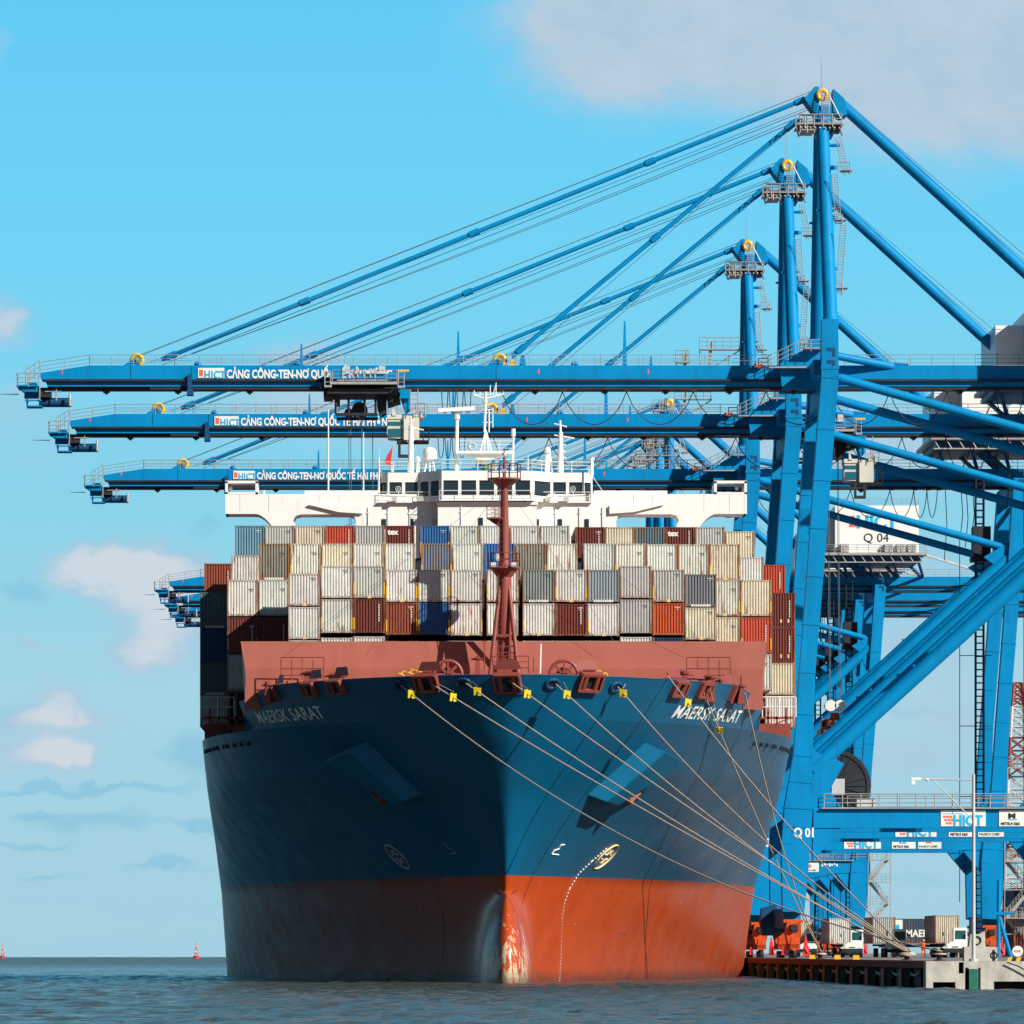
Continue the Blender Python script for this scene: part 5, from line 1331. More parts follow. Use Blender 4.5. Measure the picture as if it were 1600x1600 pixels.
    q = CB(); q.tube(c3(1283.5, 140, 0), c3(1283.5, 90, 0), .05, .03, n=5); q.build('lightning_rod', MT['galv'], R)
    # zig-zag caged stairs down the mast
    q = CB(); fl_ = [((1310, 215), (1322, 272)), ((1304, 273), (1310, 353)), ((1318, 352), (1310, 462))]
    for k, ((xa, ya), (xb, yb)) in enumerate(fl_):
        for w in (-4.5, 4.5):
            for dd in (-3, -2.2): q.tube(c3(xa + w, ya, dd - 2 * k), c3(xb + w, yb, dd - 2 * k), .035, n=4)
        n = int((yb - ya) / 4)
        for i in range(n):
            x = lerp(xa, xb, i / n); y = lerp(ya, yb, i / n); q.tube(c3(x - 4.5, y, -3 - 2 * k), c3(x + 4.5, y, -3 - 2 * k), .028, n=4, cap=False)
            if i % 4 == 0: q.tube(c3(x - 4.5, y, -3 - 2 * k), c3(x + 4.5, y + 14, -3 - 2 * k), .025, n=4, cap=False)
        q.box(c3(xb - 12, 0).x, c3(xb + 6, 0).x, -3.4 - 2 * k, -1.8 - 2 * k, zz(yb + 1.5), zz(yb)); q.rail([c3(xb - 12, yb, -3.4 - 2 * k), c3(xb + 6, yb, -3.4 - 2 * k)], h=1.1, step=.9, r=.035)
    q.build('mast_ladder', MT['galv'], R)
    q = CB(); q.tube(c3(1287, 227, -2), c3(1312, 227, -2.2), .16, n=8)
    for y in (262, 340, 420): q.tube(c3(1296, y, -3), c3(1306, y, -4), .2, n=8)
    q.build('ladder_bracket', B_, R)
    # --- stays
    def stay(name, pts, r, dys, m=B_, n=10, blocks=()):
        for dy in dys:
            q = CB(); q.tube(c3(*pts[0], dy), c3(*pts[1], dy), r, n=n)
            for f_ in blocks:
                p = c3(*pts[0], dy).lerp(c3(*pts[1], dy), f_); d = (c3(*pts[1], dy) - c3(*pts[0], dy)).normalized(); q.tube(p - d * .5, p + d * .5, r * 1.45, n=8)
            q.build(name, m, R, smooth=True)
    stay('forestay', ((1270, 150), (252, 562)), .22, (-.6, .6), blocks=(.02, .25, .52, .78, .985))
    stay('forestay', ((1248, 186), (800, 557)), .22, (-.5, .5), blocks=(.03, .5, .97))
    stay('backstay', ((1316, 164), (1764, 573)), .58, (0,), n=16, blocks=())
    q = CB()
    for (a_, b_, dy) in (((1272, 141), (215, 556), -.7), ((1272, 141), (219, 556), .7), ((1262, 168), (235, 566), -1.0), ((1262, 172), (252, 571), .9), ((1242, 196), (815, 560), -.8), ((1302, 143), (1790, 560), -.6), ((1306, 150), (1790, 573), .8)):
        q.tube(c3(*a_, dy), c3(*b_, dy), .028, n=4, cap=False)
    # sagging slack ropes under the forestay
    for k in (0, 1):
        pts = [c3(lerp(1245, 300, t), lerp(185 + k * 5, 553, t) + 7 * math.sin(math.pi * t), .3 + k * .4) for t in [i / 14 for i in range(15)]]
        q.path(pts, .03, n=4)
    q.build('hoist_rope', MT['wire'], R)
    # --- strut and hinge works at the seaside leg
    q = CB(); q.tube(c3(1302, 555, -3), c3(1395, 573, -1), .38, n=12); q.prism([(xx(1330), zz(595)), (xx(1385), zz(573) + .02), (xx(1418), zz(573) + .02), (xx(1418), zz(570)), (xx(1392), zz(568))], -1.0, 1.0); q.build('girder_strut', B_, R)
    q = CB(); q.prism([(xx(1215), zz(572.5)), (xx(1262), zz(545)), (xx(1290), zz(545)), (xx(1290), zz(612)), (xx(1220), zz(612))], -2.4, -1.75); q.prism([(xx(1215), zz(572.5)), (xx(1262), zz(545)), (xx(1290), zz(545)), (xx(1290), zz(612)), (xx(1220), zz(612))], 1.75, 2.4)
    q.box(xx(1262), xx(1290), -7.9, 7.9, zz(598), zz(575)); q.build('boom_hinge', MT['blue'], R)
    q = CB()
    q.rail([c3(1200, 578, -3), c3(1262, 548, -3)], h=1.3, step=1.1, r=.04); q.box(xx(1185), xx(1290), -3.2, -2.45, zz(580), zz(578)); q.box(xx(1252), xx(1282), -3.6, -2.5, zz(551), zz(549)); q.rail([c3(1185, 578, -3.2), c3(1200, 578, -3.2)], h=1.1, step=.8, r=.04)
    q.rail([c3(1252, 549, -3.6), c3(1282, 549, -3.6)], h=1.1, step=.8, r=.04)
    # working cage frames standing on the boom
    for (x0, x1, y0, y1, ax_) in ((1056, 1077, 545, 567, 1070), (1093, 1155, 532, 547, 1108)):
        q.box(xx(x0), xx(x1), -1.4, -.4, zz(y1) - .1, zz(y1)); q.rail([c3(x0, y1, -1.4), c3(x1, y1, -1.4)], h=1.2, step=.8, r=.035); q.beam(c3(ax_, 573, -1), c3(ax_ + 3, y0 + 2, -1), .28, .2); q.tube(c3(x0, y1, -1), c3(x0 + 2, 573, -1), .05, n=5)
    q.tube(c3(1155, 548, -1), c3(1115, 573, -1), .06, n=5); q.build('access_platform', MT['galv'], R)
    q = CB(); q.box(xx(1177), xx(1190), -1.8, -.8, zz(577), zz(571.5)); q.build('lifebuoy_box', MT['salmon'], R)
    # --- festoon loops
    q = CB()
    xsx = [784, 879, 979, 1083, 1197, 1300, 1390, 1480, 1555, 1600, 1625, 1645]
    for k, (a_, b_) in enumerate(zip(xsx, xsx[1:])):
        sag = 3.1
        pts = []
        for i in range(13):
            t = i / 12; p = c3(lerp(a_, b_, t), 612, -1.5); p.z -= sag * (1 - (2 * t - 1) ** 2) ** .8; pts.append(p)
        q.path(pts, .048, n=5); q.build('festoon_cable', MT['dark'], R); q = CB()
    for k in range(4):
        a_ = 690 + k * 12; pts = []
        for i in range(11):
            t = i / 10; p = c3(a_ + 10 * t, 612, -1.5); p.z -= 2.0 * (1 - (2 * t - 1) ** 4); pts.append(p)
        q.path(pts, .045, n=5); q.build('festoon_cable', MT['dark'], R); q = CB()
    for x in xsx + [690, 702, 714, 726]: q = CB(); q.box(xx(x) - .25, xx(x) + .25, -1.8, -1.2, zz(614), zz(610.6)); q.build('festoon_trolley', MT['dark'], R)
    for x, yb in ((1700, 720), (1712, 700), (1660, 745), (1690, 705)): q = CB(); q.path([c3(x, 612, -1.5), c3(x + 3, (612 + yb) / 2, -1.5), c3(x - 2, yb, -1.5)], .05, n=5); q.build('hanging_cable', MT['dark'], R)
    # --- machinery house
    g = empty('machinery_house', (0, 0, 0)); g.parent = R
    q = CB(); q.box(63.8, 76.0, -9, 9, 60.6, 67.5); q.build('house_wall', MT['white'], g)
    q = CB(); q.box(60.9, 63.78, -6, 9, 60.6, 66.2); q.build('house_annex', MT['white'], g)
    q = CB(); q.box(60.2, 77, -10.2, 9.5, 60.2, 60.58); q.rail([Vector((60.2, -10.2, 60.6)), Vector((77, -10.2, 60.6))], h=1.1, step=1.6, r=.04)
    for k in range(12): q.beam((60.5 + k * 1.4, -10, 60.2), (61.2 + k * 1.4, -9.5, 59.2), .1)
    q.beam((60.5, -9.7, 59.2), (76.5, -9.7, 59.2), .14); q.beam((77, -9.8, 60.2), (88, -2, zz(573)), .3); q.rail([Vector((63.9, -8.9, 67.5)), Vector((76, -8.9, 67.5))], h=1.0, step=2.4, r=.03); q.build('house_walkway', MT['galv'], g)
    q = CB()
    for x in (64.6, 71.0, 72.8, 74.4): q = CB(); q.box(x, x + 1.2, -9.9, -9.03, 60.7, 61.9); q.torus((x + .6, -9.91, 61.3), .36, .05, 'y', n=14, m=5); q.build('cooling_unit', MT['lgrey'], g)
    q = CB()
    for k in range(5): x = 61 + k * 3.7; q.beam((x, -8, 60.2), (x + 1.5, -1.3, zz(572.9)), .35); q.beam((x, 8, 60.2), (x + 1.5, 1.3, zz(572.9)), .35)
    q.box(60.9, 76.4, -8.6, 8.6, 59.5, 60.19); q.build('house_support', MT['dblue'], g)
    # --- landside frames: elevator mast, stair tower
    q = CB(); xe = 66.4; q.ladder((xe - .35, -6.5, 2), (xe - .35, -6.5, 57), w=.9, r=.1, step=.75); q.ladder((xe - .35, -5.6, 2), (xe - .35, -5.6, 57), w=.9, r=.09, step=.75)
    q.tube((xe - 2.6, -6, 8), (xe - 2.6, -6, 50), .05, n=5)
    for z in (12, 20, 28, 36, 44): q.beam((xe - 2.6, -6, z), (xe + 1, -6, z), .09)
    q.build('elevator_mast', MT['dark'], R)
    q = CB(); q.box(xe - 1.2, xe + .8, -7.4, -5, 47.2, 50.6); q.box(xe - 1.4, xe + 1.6, -7.5, -5, 46.6, 47.15); q.build('elevator_cage', MT['dark'], R)
    q = CB(); X0 = xl_ + 1.2
    for k in range(4):
        z0_, z1_ = 3 + k * 3.2, 3 + (k + 1) * 3.2; xa, xb = (X0, X0 + 2.6) if k % 2 else (X0 + 2.6, X0)
        q.beam((xa, -8.5 - (k % 2), z0_), (xb, -8.5 - (k % 2), z1_), .12, .4); q.rail([Vector((xa, -9 - (k % 2), z0_)), Vector((xb, -9 - (k % 2), z1_))], h=1.1, step=.5, r=.03); q.box(X0 - .3, X0 + 3, -10, -7.6, z1_ - .1, z1_); q.rail([Vector((X0 - .3, -10, z1_)), Vector((X0 + 3, -10, z1_))], h=1.1, step=.7, r=.03)
    for x in (X0 - .3, X0 + 3): q.tube((x, -10, 2), (x, -10, 17), .06, n=5)
    q.build('stair_tower', MT['galv'], R)
    # walkway and cable reel over the portal beam, switch boxes
    q = CB(); q.box(xs_ + 2, xl_ - 1.2, -10.2, -9.81 + .0, zt_ + .0, zt_ + .12); q.rail([Vector((xs_ + 2.2, -10.1, zt_ + .12)), Vector((xl_ + 1, -10.1, zt_ + .12))], h=1.25, step=1.75, r=.045, mids=2); q.rail([Vector((xs_ + 4.5, -8.5, zt_ + .02)), Vector((xl_ + 1, -8.5, zt_ + .02))], h=1.2, step=2.4, r=.035, mids=1); q.build('portal_walkway', MT['galv'], R)
    q = CB(); c_ = Vector((xs_ + 3.7, -4.0, zt_ + 2.3))
    q.torus(c_, 3.1, .28, 'y', n=30, m=6); q.tube(c_ + Vector((0, -.15, 0)), c_ + Vector((0, .15, 0)), 3.0, n=30); q.tube(c_ + Vector((0, -.7, 0)), c_ + Vector((0, -.15, 0)), .8, n=16)
    for k in range(24): an = k * math.pi / 12; q.beam(c_ + Vector((.8 * math.cos(an), -.2, .8 * math.sin(an))), c_ + Vector((3 * math.cos(an), -.2, 3 * math.sin(an))), .08)
    q.build('cable_reel', MT['dark'], R)
    q = CB(); q.box(xs_ + 3.0, xs_ + 4.2, -9.2, -8.6, zt_ + 1.3, zt_ + 2.8); q.box(xs_ + 1.5, xs_ + 3.0, -9.6, -8.8, zt_ + .2, zt_ + .9); q.box(xs_ + 5.3, xs_ + 7.0, -9.6, -8.8, zt_ + .2, zt_ + .9); q.beam((xs_ + 1.6, -9, zt_ + .5), (xs_ + 3.4, -9, zt_ + 4.6), .22); q.build('switch_box', MT['lgrey'], R)
    # boards on the portal beam
    def board(px0, px1, py0, py1, lines, ps=None):
        a_ = c3(px0, py1, -9.8); b_ = c3(px1, py0, -9.8)
        q = CB(); q.box(a_.x, b_.x, -9.87, -9.802, a_.z, b_.z); o = q.build('sign_board', MT['board'], R)
        return a_, b_
    a_, b_ = board(1470, 1540, 1266, 1291, None)
    text('sign_lettering', 'HICT', 1.3, MT['cyan'], Vector((a_.x + 1.12, -9.89, a_.z + .1)) - COFF, R, off=.055, sx=.92)
    q = CB()
    for r_i in range(3):
        for c_i in range(3 - (r_i > 1)): q.box(a_.x + .22 + c_i * .3 + r_i * .12, a_.x + .46 + c_i * .3 + r_i * .12, -9.89, -9.872, a_.z + .78 - r_i * .3, a_.z + .98 - r_i * .3)
    q.build('sign_emblem', MT['salmon'], R)
    q = CB(); q.box(a_.x + .15, a_.x + 2.1, -9.89, -9.872, a_.z + 1.12, a_.z + 1.18); q.box(a_.x + 1.05, a_.x + 1.13, -9.89, -9.872, a_.z + 1.1, a_.z + 1.42); q.build('sign_emblem', MT['cyan'], R)
    a_, b_ = board(1561, 1606, 1266, 1291, None)
    text('sign_lettering', 'M', .62, MT['ink'], Vector((a_.x + .85, -9.89, a_.z + .75)) - COFF, R, off=.04, sx=1.4); text('sign_lettering', 'MITSUI E&S', .36, MT['ink'], Vector((a_.x + .16, -9.89, a_.z + .12)) - COFF, R, off=.008)
    q = CB(); q.box(a_.x + .85, a_.x + 1.7, -9.89, -9.872, a_.z + .56, a_.z + .66); q.build('sign_emblem', MT['cyan'], R)
    a_, b_ = board(1611, 1655, 1266, 1291, None)
    text('sign_lettering', 'PACECO CORP.', .3, MT['ink'], Vector((a_.x + .12, -9.89, a_.z + .15)) - COFF, R, off=.006); q = CB(); q.box(a_.x + .9, a_.x + 1.5, -9.89, -9.872, a_.z + .6, a_.z + 1.1); q.build('sign_emblem', MT['salmon'], R)
    p = c3(1662, 1284, -9.8); text('sign_lettering', 'MACHINERY', .45, MT['white'], Vector((p.x, -9.83, p.z + .25)) - COFF, R, shear=.3) if False else None
    q = CB()
    for k in range(7): q.box(p.x + k * .35, p.x + k * .35 + .25, -9.82, -9.803, p.z + .4 + (k % 3) * .12, p.z + .75 + (k % 2) * .1)
    q.build('sign_emblem', MT['white'], R)
    return R
crane = make_crane()
CR = [561.0, 611.4, 680.7, 876.0, 913.0, 941.0]
clab = ['nearest blue quay crane, Q 01 on its leg, tallest in the row', 'blue quay crane just behind the nearest, second longest boom over the ship', 'blue quay crane with its boom lowest above the bridge, third in the row',
        'distant blue crane with the white Q 04 machinery house', 'distant blue crane whose boom tip is the middle of the three left of the ship', 'farthest blue crane, its boom tip lowest of the three left of the ship']
cranes = [crane]
for y in CR[1:]:
    c = copy_tree(crane); c.location.y = y; cranes.append(c)
for i, c in enumerate(cranes):
    tag(c, clab[i], 'crane', 'blue cranes in a row along the quay')
    nx = 37.95 if i == 0 else 37.95
    p = c3(1239, 1308, -9); text('leg_number', 'Q 0%d' % (i + 1), 1.2, MT['white'], Vector((p.x - (.0 if i == 0 else 1.0), -9.975, p.z)) - COFF, c, off=.045, sx=.8)
    for h in [x for x in bpy.data.objects if x.parent == c and x.name.startswith('machinery_house')]: house_text(h, str(i + 1))
# trolleys (they run along the booms)
def make_trolley():
    R = empty('crane_trolley', (0, 0, 0))
    def X(px): return (px - 565) * CY / F
    def Z(py): return (611 - py) * CY / F
    q = MB(); q.box(X(512), X(622), -3.2, 3.2, Z(620), Z(612)); q.box(X(515), X(620), -3.4, -1.9, Z(607), Z(600)); q.box(X(515), X(620), 1.9, 3.4, Z(607), Z(600)); q.box(X(506), X(520), -2.5, 2.5, Z(624), Z(614)); q.box(X(500), X(510), -2.2, -1.8, Z(614), Z(606))
    for x in (527, 610): q.box(X(x - 4), X(x + 4), -2.4, 2.4, Z(632), Z(612))
    q.prism([(X(588), Z(612)), (X(604), Z(612)), (X(604), Z(646)), (X(596), Z(652)), (X(590), Z(640))], -1.2, 1.2); q.prism([(X(604), Z(614)), (X(622), Z(614)), (X(626), Z(630)), (X(606), Z(636))], -1.6, 1.6); q.build('trolley_frame', MT['dark'], R)
    q = MB()
    for x in (525, 587, 545, 570): q.tube((X(x), -2.3, Z(624)), (X(x), -2.3, Z(650)), .12, n=5)
    q.box(X(525), X(590), -2.6, -2.0, Z(653), Z(649)); q.box(X(525), X(590), 2.0, 2.6, Z(653), Z(649)); q.tube((X(562), -1.2, Z(642)), (X(562), 1.2, Z(642)), .75, n=18); q.tube((X(545), -1.2, Z(646)), (X(545), 1.2, Z(646)), .4, n=14); q.build('head_block_frame', MT['dark'], R)
    q = MB(); q.box(X(517), X(622), -3.9, -3.42, Z(606.5), Z(602.5))
    for a_ in (511, 625): q.rail([(X(a_ - 3), -3.9, Z(611)), (X(a_ + 6), -3.9, Z(611))], h=1.4, step=.6, r=.05)
    q.rail([(X(520), -3.9, Z(602.5)), (X(620), -3.9, Z(602.5))], h=1.1, step=1.0, r=.03); q.box(X(507), X(519), -3.9, -3.0, Z(611), Z(608)); q.box(X(622), X(633), -3.9, -3.0, Z(612), Z(609)); q.build('walkway', MT['galv'], R)
    q = MB()
    for a_, b_ in ((539, 547), (592, 602)): q.box(X(a_), X(b_), -3.3, -2.2, Z(589), Z(577))
    for a_ in (549, 557, 567, 577, 584): q.tube((X(a_), -3.1, Z(586)), (X(a_ + 5), -3.1, Z(585)), .28 if a_ % 3 else .2, n=10); q.box(X(a_ + 1), X(a_ + 3), -3.2, -2.6, Z(595), Z(582))
    q.box(X(527), X(612), -3.2, -3.1, Z(600.5), Z(598.5)); q.build('hoist_motor', MT['lgrey'], R)
    q = MB(); q.box(X(517), X(535), -3.0, -2.0, Z(597), Z(580)); q.box(X(552), X(615), -3.1, -2.0, Z(598), Z(588.6)); q.box(X(625), X(640), -2.4, -1.6, Z(626), Z(612)); q.prism([(X(622), Z(612)), (X(641), Z(612)), (X(641), Z(640)), (X(634), Z(646)), (X(628), Z(628))], -1.4, 1.4); q.build('winch_cover', MT['blue'], R)
    q = MB(); q.box(X(622), X(639), -3.4, -3.2, Z(586), Z(583)); q.build('buffer', MT['yellow'], R)
    q = MB(); q.ladder((X(647), -2.2, Z(650)), (X(647), -2.2, Z(612)), w=.7, r=.05); q.rail([(X(650), -2.2, Z(655)), (X(664), -2.2, Z(655))], h=1.3, step=.7, r=.05); q.build('cab_ladder', MT['galv'], R)
    # operator cab
    q = MB(); q.prism([(X(605), Z(670)), (X(631), Z(670)), (X(631), Z(688)), (X(607), Z(686)), (X(605), Z(680))], -1.5, 1.5); q.box(X(605), X(629), -1.6, 1.6, Z(657), Z(650)); q.box(X(606), X(631), -1.5, 1.5, Z(669.9), Z(657.1)); q.box(X(631), X(655), -1.8, 1.8, Z(690), Z(652)); 
    for a_ in (613, 647): q.prism([(X(a_), Z(652)), (X(a_ + 6), Z(652)), (X(a_ + 2.5), Z(641)), (X(a_), Z(641))], -1.7, -1.2)
    q.prism([(X(655), Z(655)), (X(662), Z(655)), (X(655), Z(643))], -1.8, 1.8); q.build('operator_cab', MT['offwhite'], R)
    q = MB(); q.box(X(607), X(628), -1.56, -1.51, Z(685), Z(672)); q.box(X(607), X(628), -1.56, -1.51, Z(667), Z(661)); q.build('cab_window', mat('cab_glass', (.02, .13, .16), .1), R)
    q = MB(); q.box(X(620), X(664), -1.7, 1.7, Z(692), Z(690.01)); q.beam((X(624), -1.6, Z(692)), (X(624), -1.6, Z(715)), .25); q.beam((X(640), -1.6, Z(692)), (X(640), -1.6, Z(715)), .25); q.beam((X(622), -1.6, Z(715)), (X(642), -1.6, Z(715)), .3); q.rail([(X(652), -1.7, Z(690)), (X(670), -1.7, Z(690))], h=1.2, step=.7, r=.05); q.box(X(655), X(670), -1.7, 1.7, Z(692), Z(690.02)); q.build('cab_base', MT['dark'], R)
    return R
TZ = H + (EYE - 611) * CY / F
tr = make_trolley(); tr.location = ((565 - VPX) * CY / F, CY, TZ); tag(tr, 'dark crane trolley with beige operator cab hanging over the ship bridge', 'crane trolley', 'trolleys under the crane booms')
q = MB(tr.location)
for x in (545, 548, 565, 582): q.tube(P(x, 652, CY), Vector((P(x + 1, 0, CY).x, CY, 40)), .035, n=4)
q.build('hoist_rope', MT['wire'], tr)
t2 = copy_tree(tr); 
for x in [x for x in bpy.data.objects if x.parent == t2 and x.name.startswith('hoist_rope')]: bpy.data.objects.remove(x)
t2.location = ((1300 - VPX) * 611.4 / F - 1.3, 611.4, TZ); tag(t2, 'crane trolley with beige cab above the quay, seen through the blue legs', 'crane trolley', 'trolleys under the crane booms')
sp = tag(empty('spreader', (0, 0, 0)), 'rusty orange lifting spreader with two pale sheaves hanging between crane legs', 'spreader')
Ys = 611.4; sp.location = P(1303, 1148, Ys)
def s3(px, py, dy=0): return P(px, py, Ys) + Vector((0, dy, 0))
q = MB(sp.location)
q.box(s3(1283, 0).x, s3(1324, 0).x, Ys - 1.1, Ys + 1.1, s3(0, 1140).z, s3(0, 1124).z); q.prism([(s3(1296, 0).x, s3(0, 1124).z), (s3(1312, 0).x, s3(0, 1124).z), (s3(1310, 0).x, s3(0, 1114).z), (s3(1298, 0).x, s3(0, 1114).z)], Ys - .8, Ys + .8)
q.box(s3(1279, 0).x, s3(1284, 0).x, Ys - 3, Ys + 3, s3(0, 1148).z, s3(0, 1140).z); q.box(s3(1307, 0).x, s3(1316, 0).x, Ys - 3, Ys + 3, s3(0, 1150).z, s3(0, 1140).z); q.box(s3(1290, 0).x, s3(1320, 0).x, Ys - 6, Ys + 6, s3(0, 1136).z, s3(0, 1129).z); q.build('spreader_frame', MT['orange'], sp)
q = MB(sp.location)
for x in (1297, 1312): q.tube(s3(x, 1103, -1.0), s3(x, 1103, -.4), .58, n=18); q.tube(s3(x, 1103, .4), s3(x, 1103, 1.0), .58, n=18)
q.build('sheave', MT['board'], sp)
q = MB(sp.location); q.box(s3(1294, 0).x, s3(1304, 0).x, Ys - 1.25, Ys - 1.12, s3(0, 1138).z, s3(0, 1128).z); q.box(s3(1284, 0).x, s3(1288, 0).x, Ys - 1.2, Ys - 1.12, s3(0, 1136).z, s3(0, 1126).z); q.build('control_box', MT['dark'], sp)
q = MB(sp.location)
for x in (1296, 1298, 1311, 1313): q.tube(s3(x, 1100), Vector((s3(x - 3, 0).x, Ys, TZ - 2)), .03, n=4)
q.build('hoist_rope', MT['wire'], sp)
# ---------------------------------------------------------------- mooring lines with rat guards
lines = [
 ('lowest mooring line running far right to the bollard by the concrete corner', [(628, 1070), (643, 1086), (728, 1150), (794, 1197), (965, 1303), (1200, 1409), (1468, 1488)], (35.0, 384, 2.4), 1),
 ('mooring line from the red roller box left of the bow', [(673, 1066), (708, 1090), (812, 1150), (950, 1233), (1106, 1325), (1200, 1372), (1405, 1490)], (34.6, 405, 2.4), 1),
 ('mooring line from the round hole just left of the bow', [(728, 1066), (746, 1082), (847, 1150), (981, 1237), (1200, 1369), (1407, 1490)], (34.6, 405, 2.35), 1),
 ('mooring line out of the centre roller box at the stem', [(795, 1062), (824, 1080), (919, 1150), (1200, 1348), (1409, 1490)], (34.7, 405, 2.45), 1),
 ('mooring line from the round hole just right of the bow', [(868, 1068), (886, 1090), (956, 1150), (1200, 1341), (1410, 1490)], (34.75, 405, 2.3), 1),
 ('mooring line from the hole below the second rat guard from right', [(964, 1072), (974, 1086), (1031, 1150), (1200, 1316), (1411, 1490)], (34.8, 405, 2.4), 1),
 ('straight mooring line crossing the right name lettering', [(1042, 1057), (1075, 1093), (1122, 1150), (1200, 1244), (1361, 1440), (1414, 1490)], (34.85, 405, 2.35), 1),
 ('steep mooring line with a dull rat guard among the right name letters', [(1096, 1077), (1124, 1137), (1160, 1222), (1200, 1316), (1257, 1440), (1279, 1490)], (34.6, 487, 2.4), 1),
 ('steepest mooring line, hanging from the gear at the right end', [(1162, 1082), (1172, 1105), (1181, 1150), (1212, 1290), (1250, 1425), (1281, 1490)], (34.7, 487, 2.35), 0)]
GL = ['yellow rat guard farthest left, on the lowest line', 'yellow rat guard second from left, below the left red roller box', 'yellow rat guard third from left, just left of the stem', 'yellow rat guard seen almost edge on, right below the stem roller box',
      'yellow rat guard between the stem and the right red roller box', 'yellow rat guard right of the right red roller box, under the last round hole', 'yellow rat guard just above the M of the right name lettering', 'dull yellow rat guard hanging among the right name letters', '']
for i, (lab, pts, end, guard) in enumerate(lines):
    p0 = on_hull(*pts[0], .12)[0]; p1 = Vector(end); px_end = pts[-1][0]
    X0, X1 = p0.x, p1.x
    # each photographed point gives the sag of the line at that bearing; depth follows the straight chord
    W = []
    for (x, y) in pts[1:-1]:
        k = (x - VPX) / F
        # solve chord parameter s with X(s) = k*Y(s)
        s = (k * p0.y - p0.x) / ((p1.x - p0.x) - k * (p1.y - p0.y)); s = min(.98, max(.01, s))
        Yq = lerp(p0.y, p1.y, s); z = H + (EYE - y) * Yq / F; W.append((s, Vector((lerp(p0.x, p1.x, s), Yq, z))))
    kn = [(0, p0)] + W + [(1, p1)]
    # smooth catenary-like: fit a quadratic sag to the sampled points
    sag = 0; cnt = 0
    for s, p in W[1:] if len(W) > 2 else W:
        ch = lerp(p0.z, p1.z, s); w = s * (1 - s)
        if w > .05: sag += (ch - p.z) / w; cnt += 1
    sag = max(0.0, sag / max(1, cnt))
    root = tag(empty('mooring_line', p0), lab, 'mooring line', 'mooring lines from the bow')
    q = MB(p0); N_ = 48
    P_ = [Vector((lerp(p0.x, p1.x, s), lerp(p0.y, p1.y, s), lerp(p0.z, p1.z, s) - sag * s * (1 - s))) for s in [j / N_ for j in range(N_ + 1)]]
    q.path(P_, .05, n=7); q.torus(p1 + Vector((0, 0, -.2)), .42, .06, 'z', n=14, m=6); q.build('rope', MT['rope'], root)
    if guard:
        s = W[0][0]; gp = Vector((lerp(p0.x, p1.x, s), lerp(p0.y, p1.y, s), lerp(p0.z, p1.z, s) - sag * s * (1 - s)))
        d = (P_[3] - P_[0]).normalized()
        o = tag(empty('rat_guard', gp), GL[i], 'rat guard', 'yellow rat guards on the mooring lines')
        u_ = Vector((1, .1, -.2)); u_ = (u_ - d * u_.dot(d)).normalized(); v_ = d.cross(u_)
        q = MB(); 
        nrm = (d * .55 + Vector((math.sin(i * 2.3) * .6, -1, 0)) * .8).normalized(); ux = Vector((0, 0, 1)).cross(nrm).normalized(); uz = nrm.cross(ux)
        def g3(a_, b_, c_): return ux * a_ + uz * b_ + nrm * c_
        for (x0, x1, z0, z1) in ((-.42, -.06, -.45, .5), (.06, .42, -.5, .42), (-.06, .06, .1, .45)):
            vs = [g3(x * .64, z * .64, y) for z in (z0, z1) for y in (-.03, .03) for x in (x0, x1)]
            q.add(vs, [(0, 2, 3, 1), (4, 5, 7, 6), (0, 1, 5, 4), (2, 6, 7, 3), (0, 4, 6, 2), (1, 3, 7, 5)])
        q.build('plate', mat('rat_guard_yellow', (.80, .55, .01), .45, var=.1) if 'rat_guard_yellow' not in bpy.data.materials else bpy.data.materials['rat_guard_yellow'], o)
        q = MB(); q.torus(g3(0, -.1, -.06), .13, .035, 'y', n=10, m=5); top = hp(find_t(p0.x, 22.2), 22.2, 1 if p0.x > SX else -1, .1) - gp; q.tube(g3(0, .4, 0), Vector((top.x + .5, top.y, top.z)), .02, n=4); q.build('tether', MT['lgrey'], o)

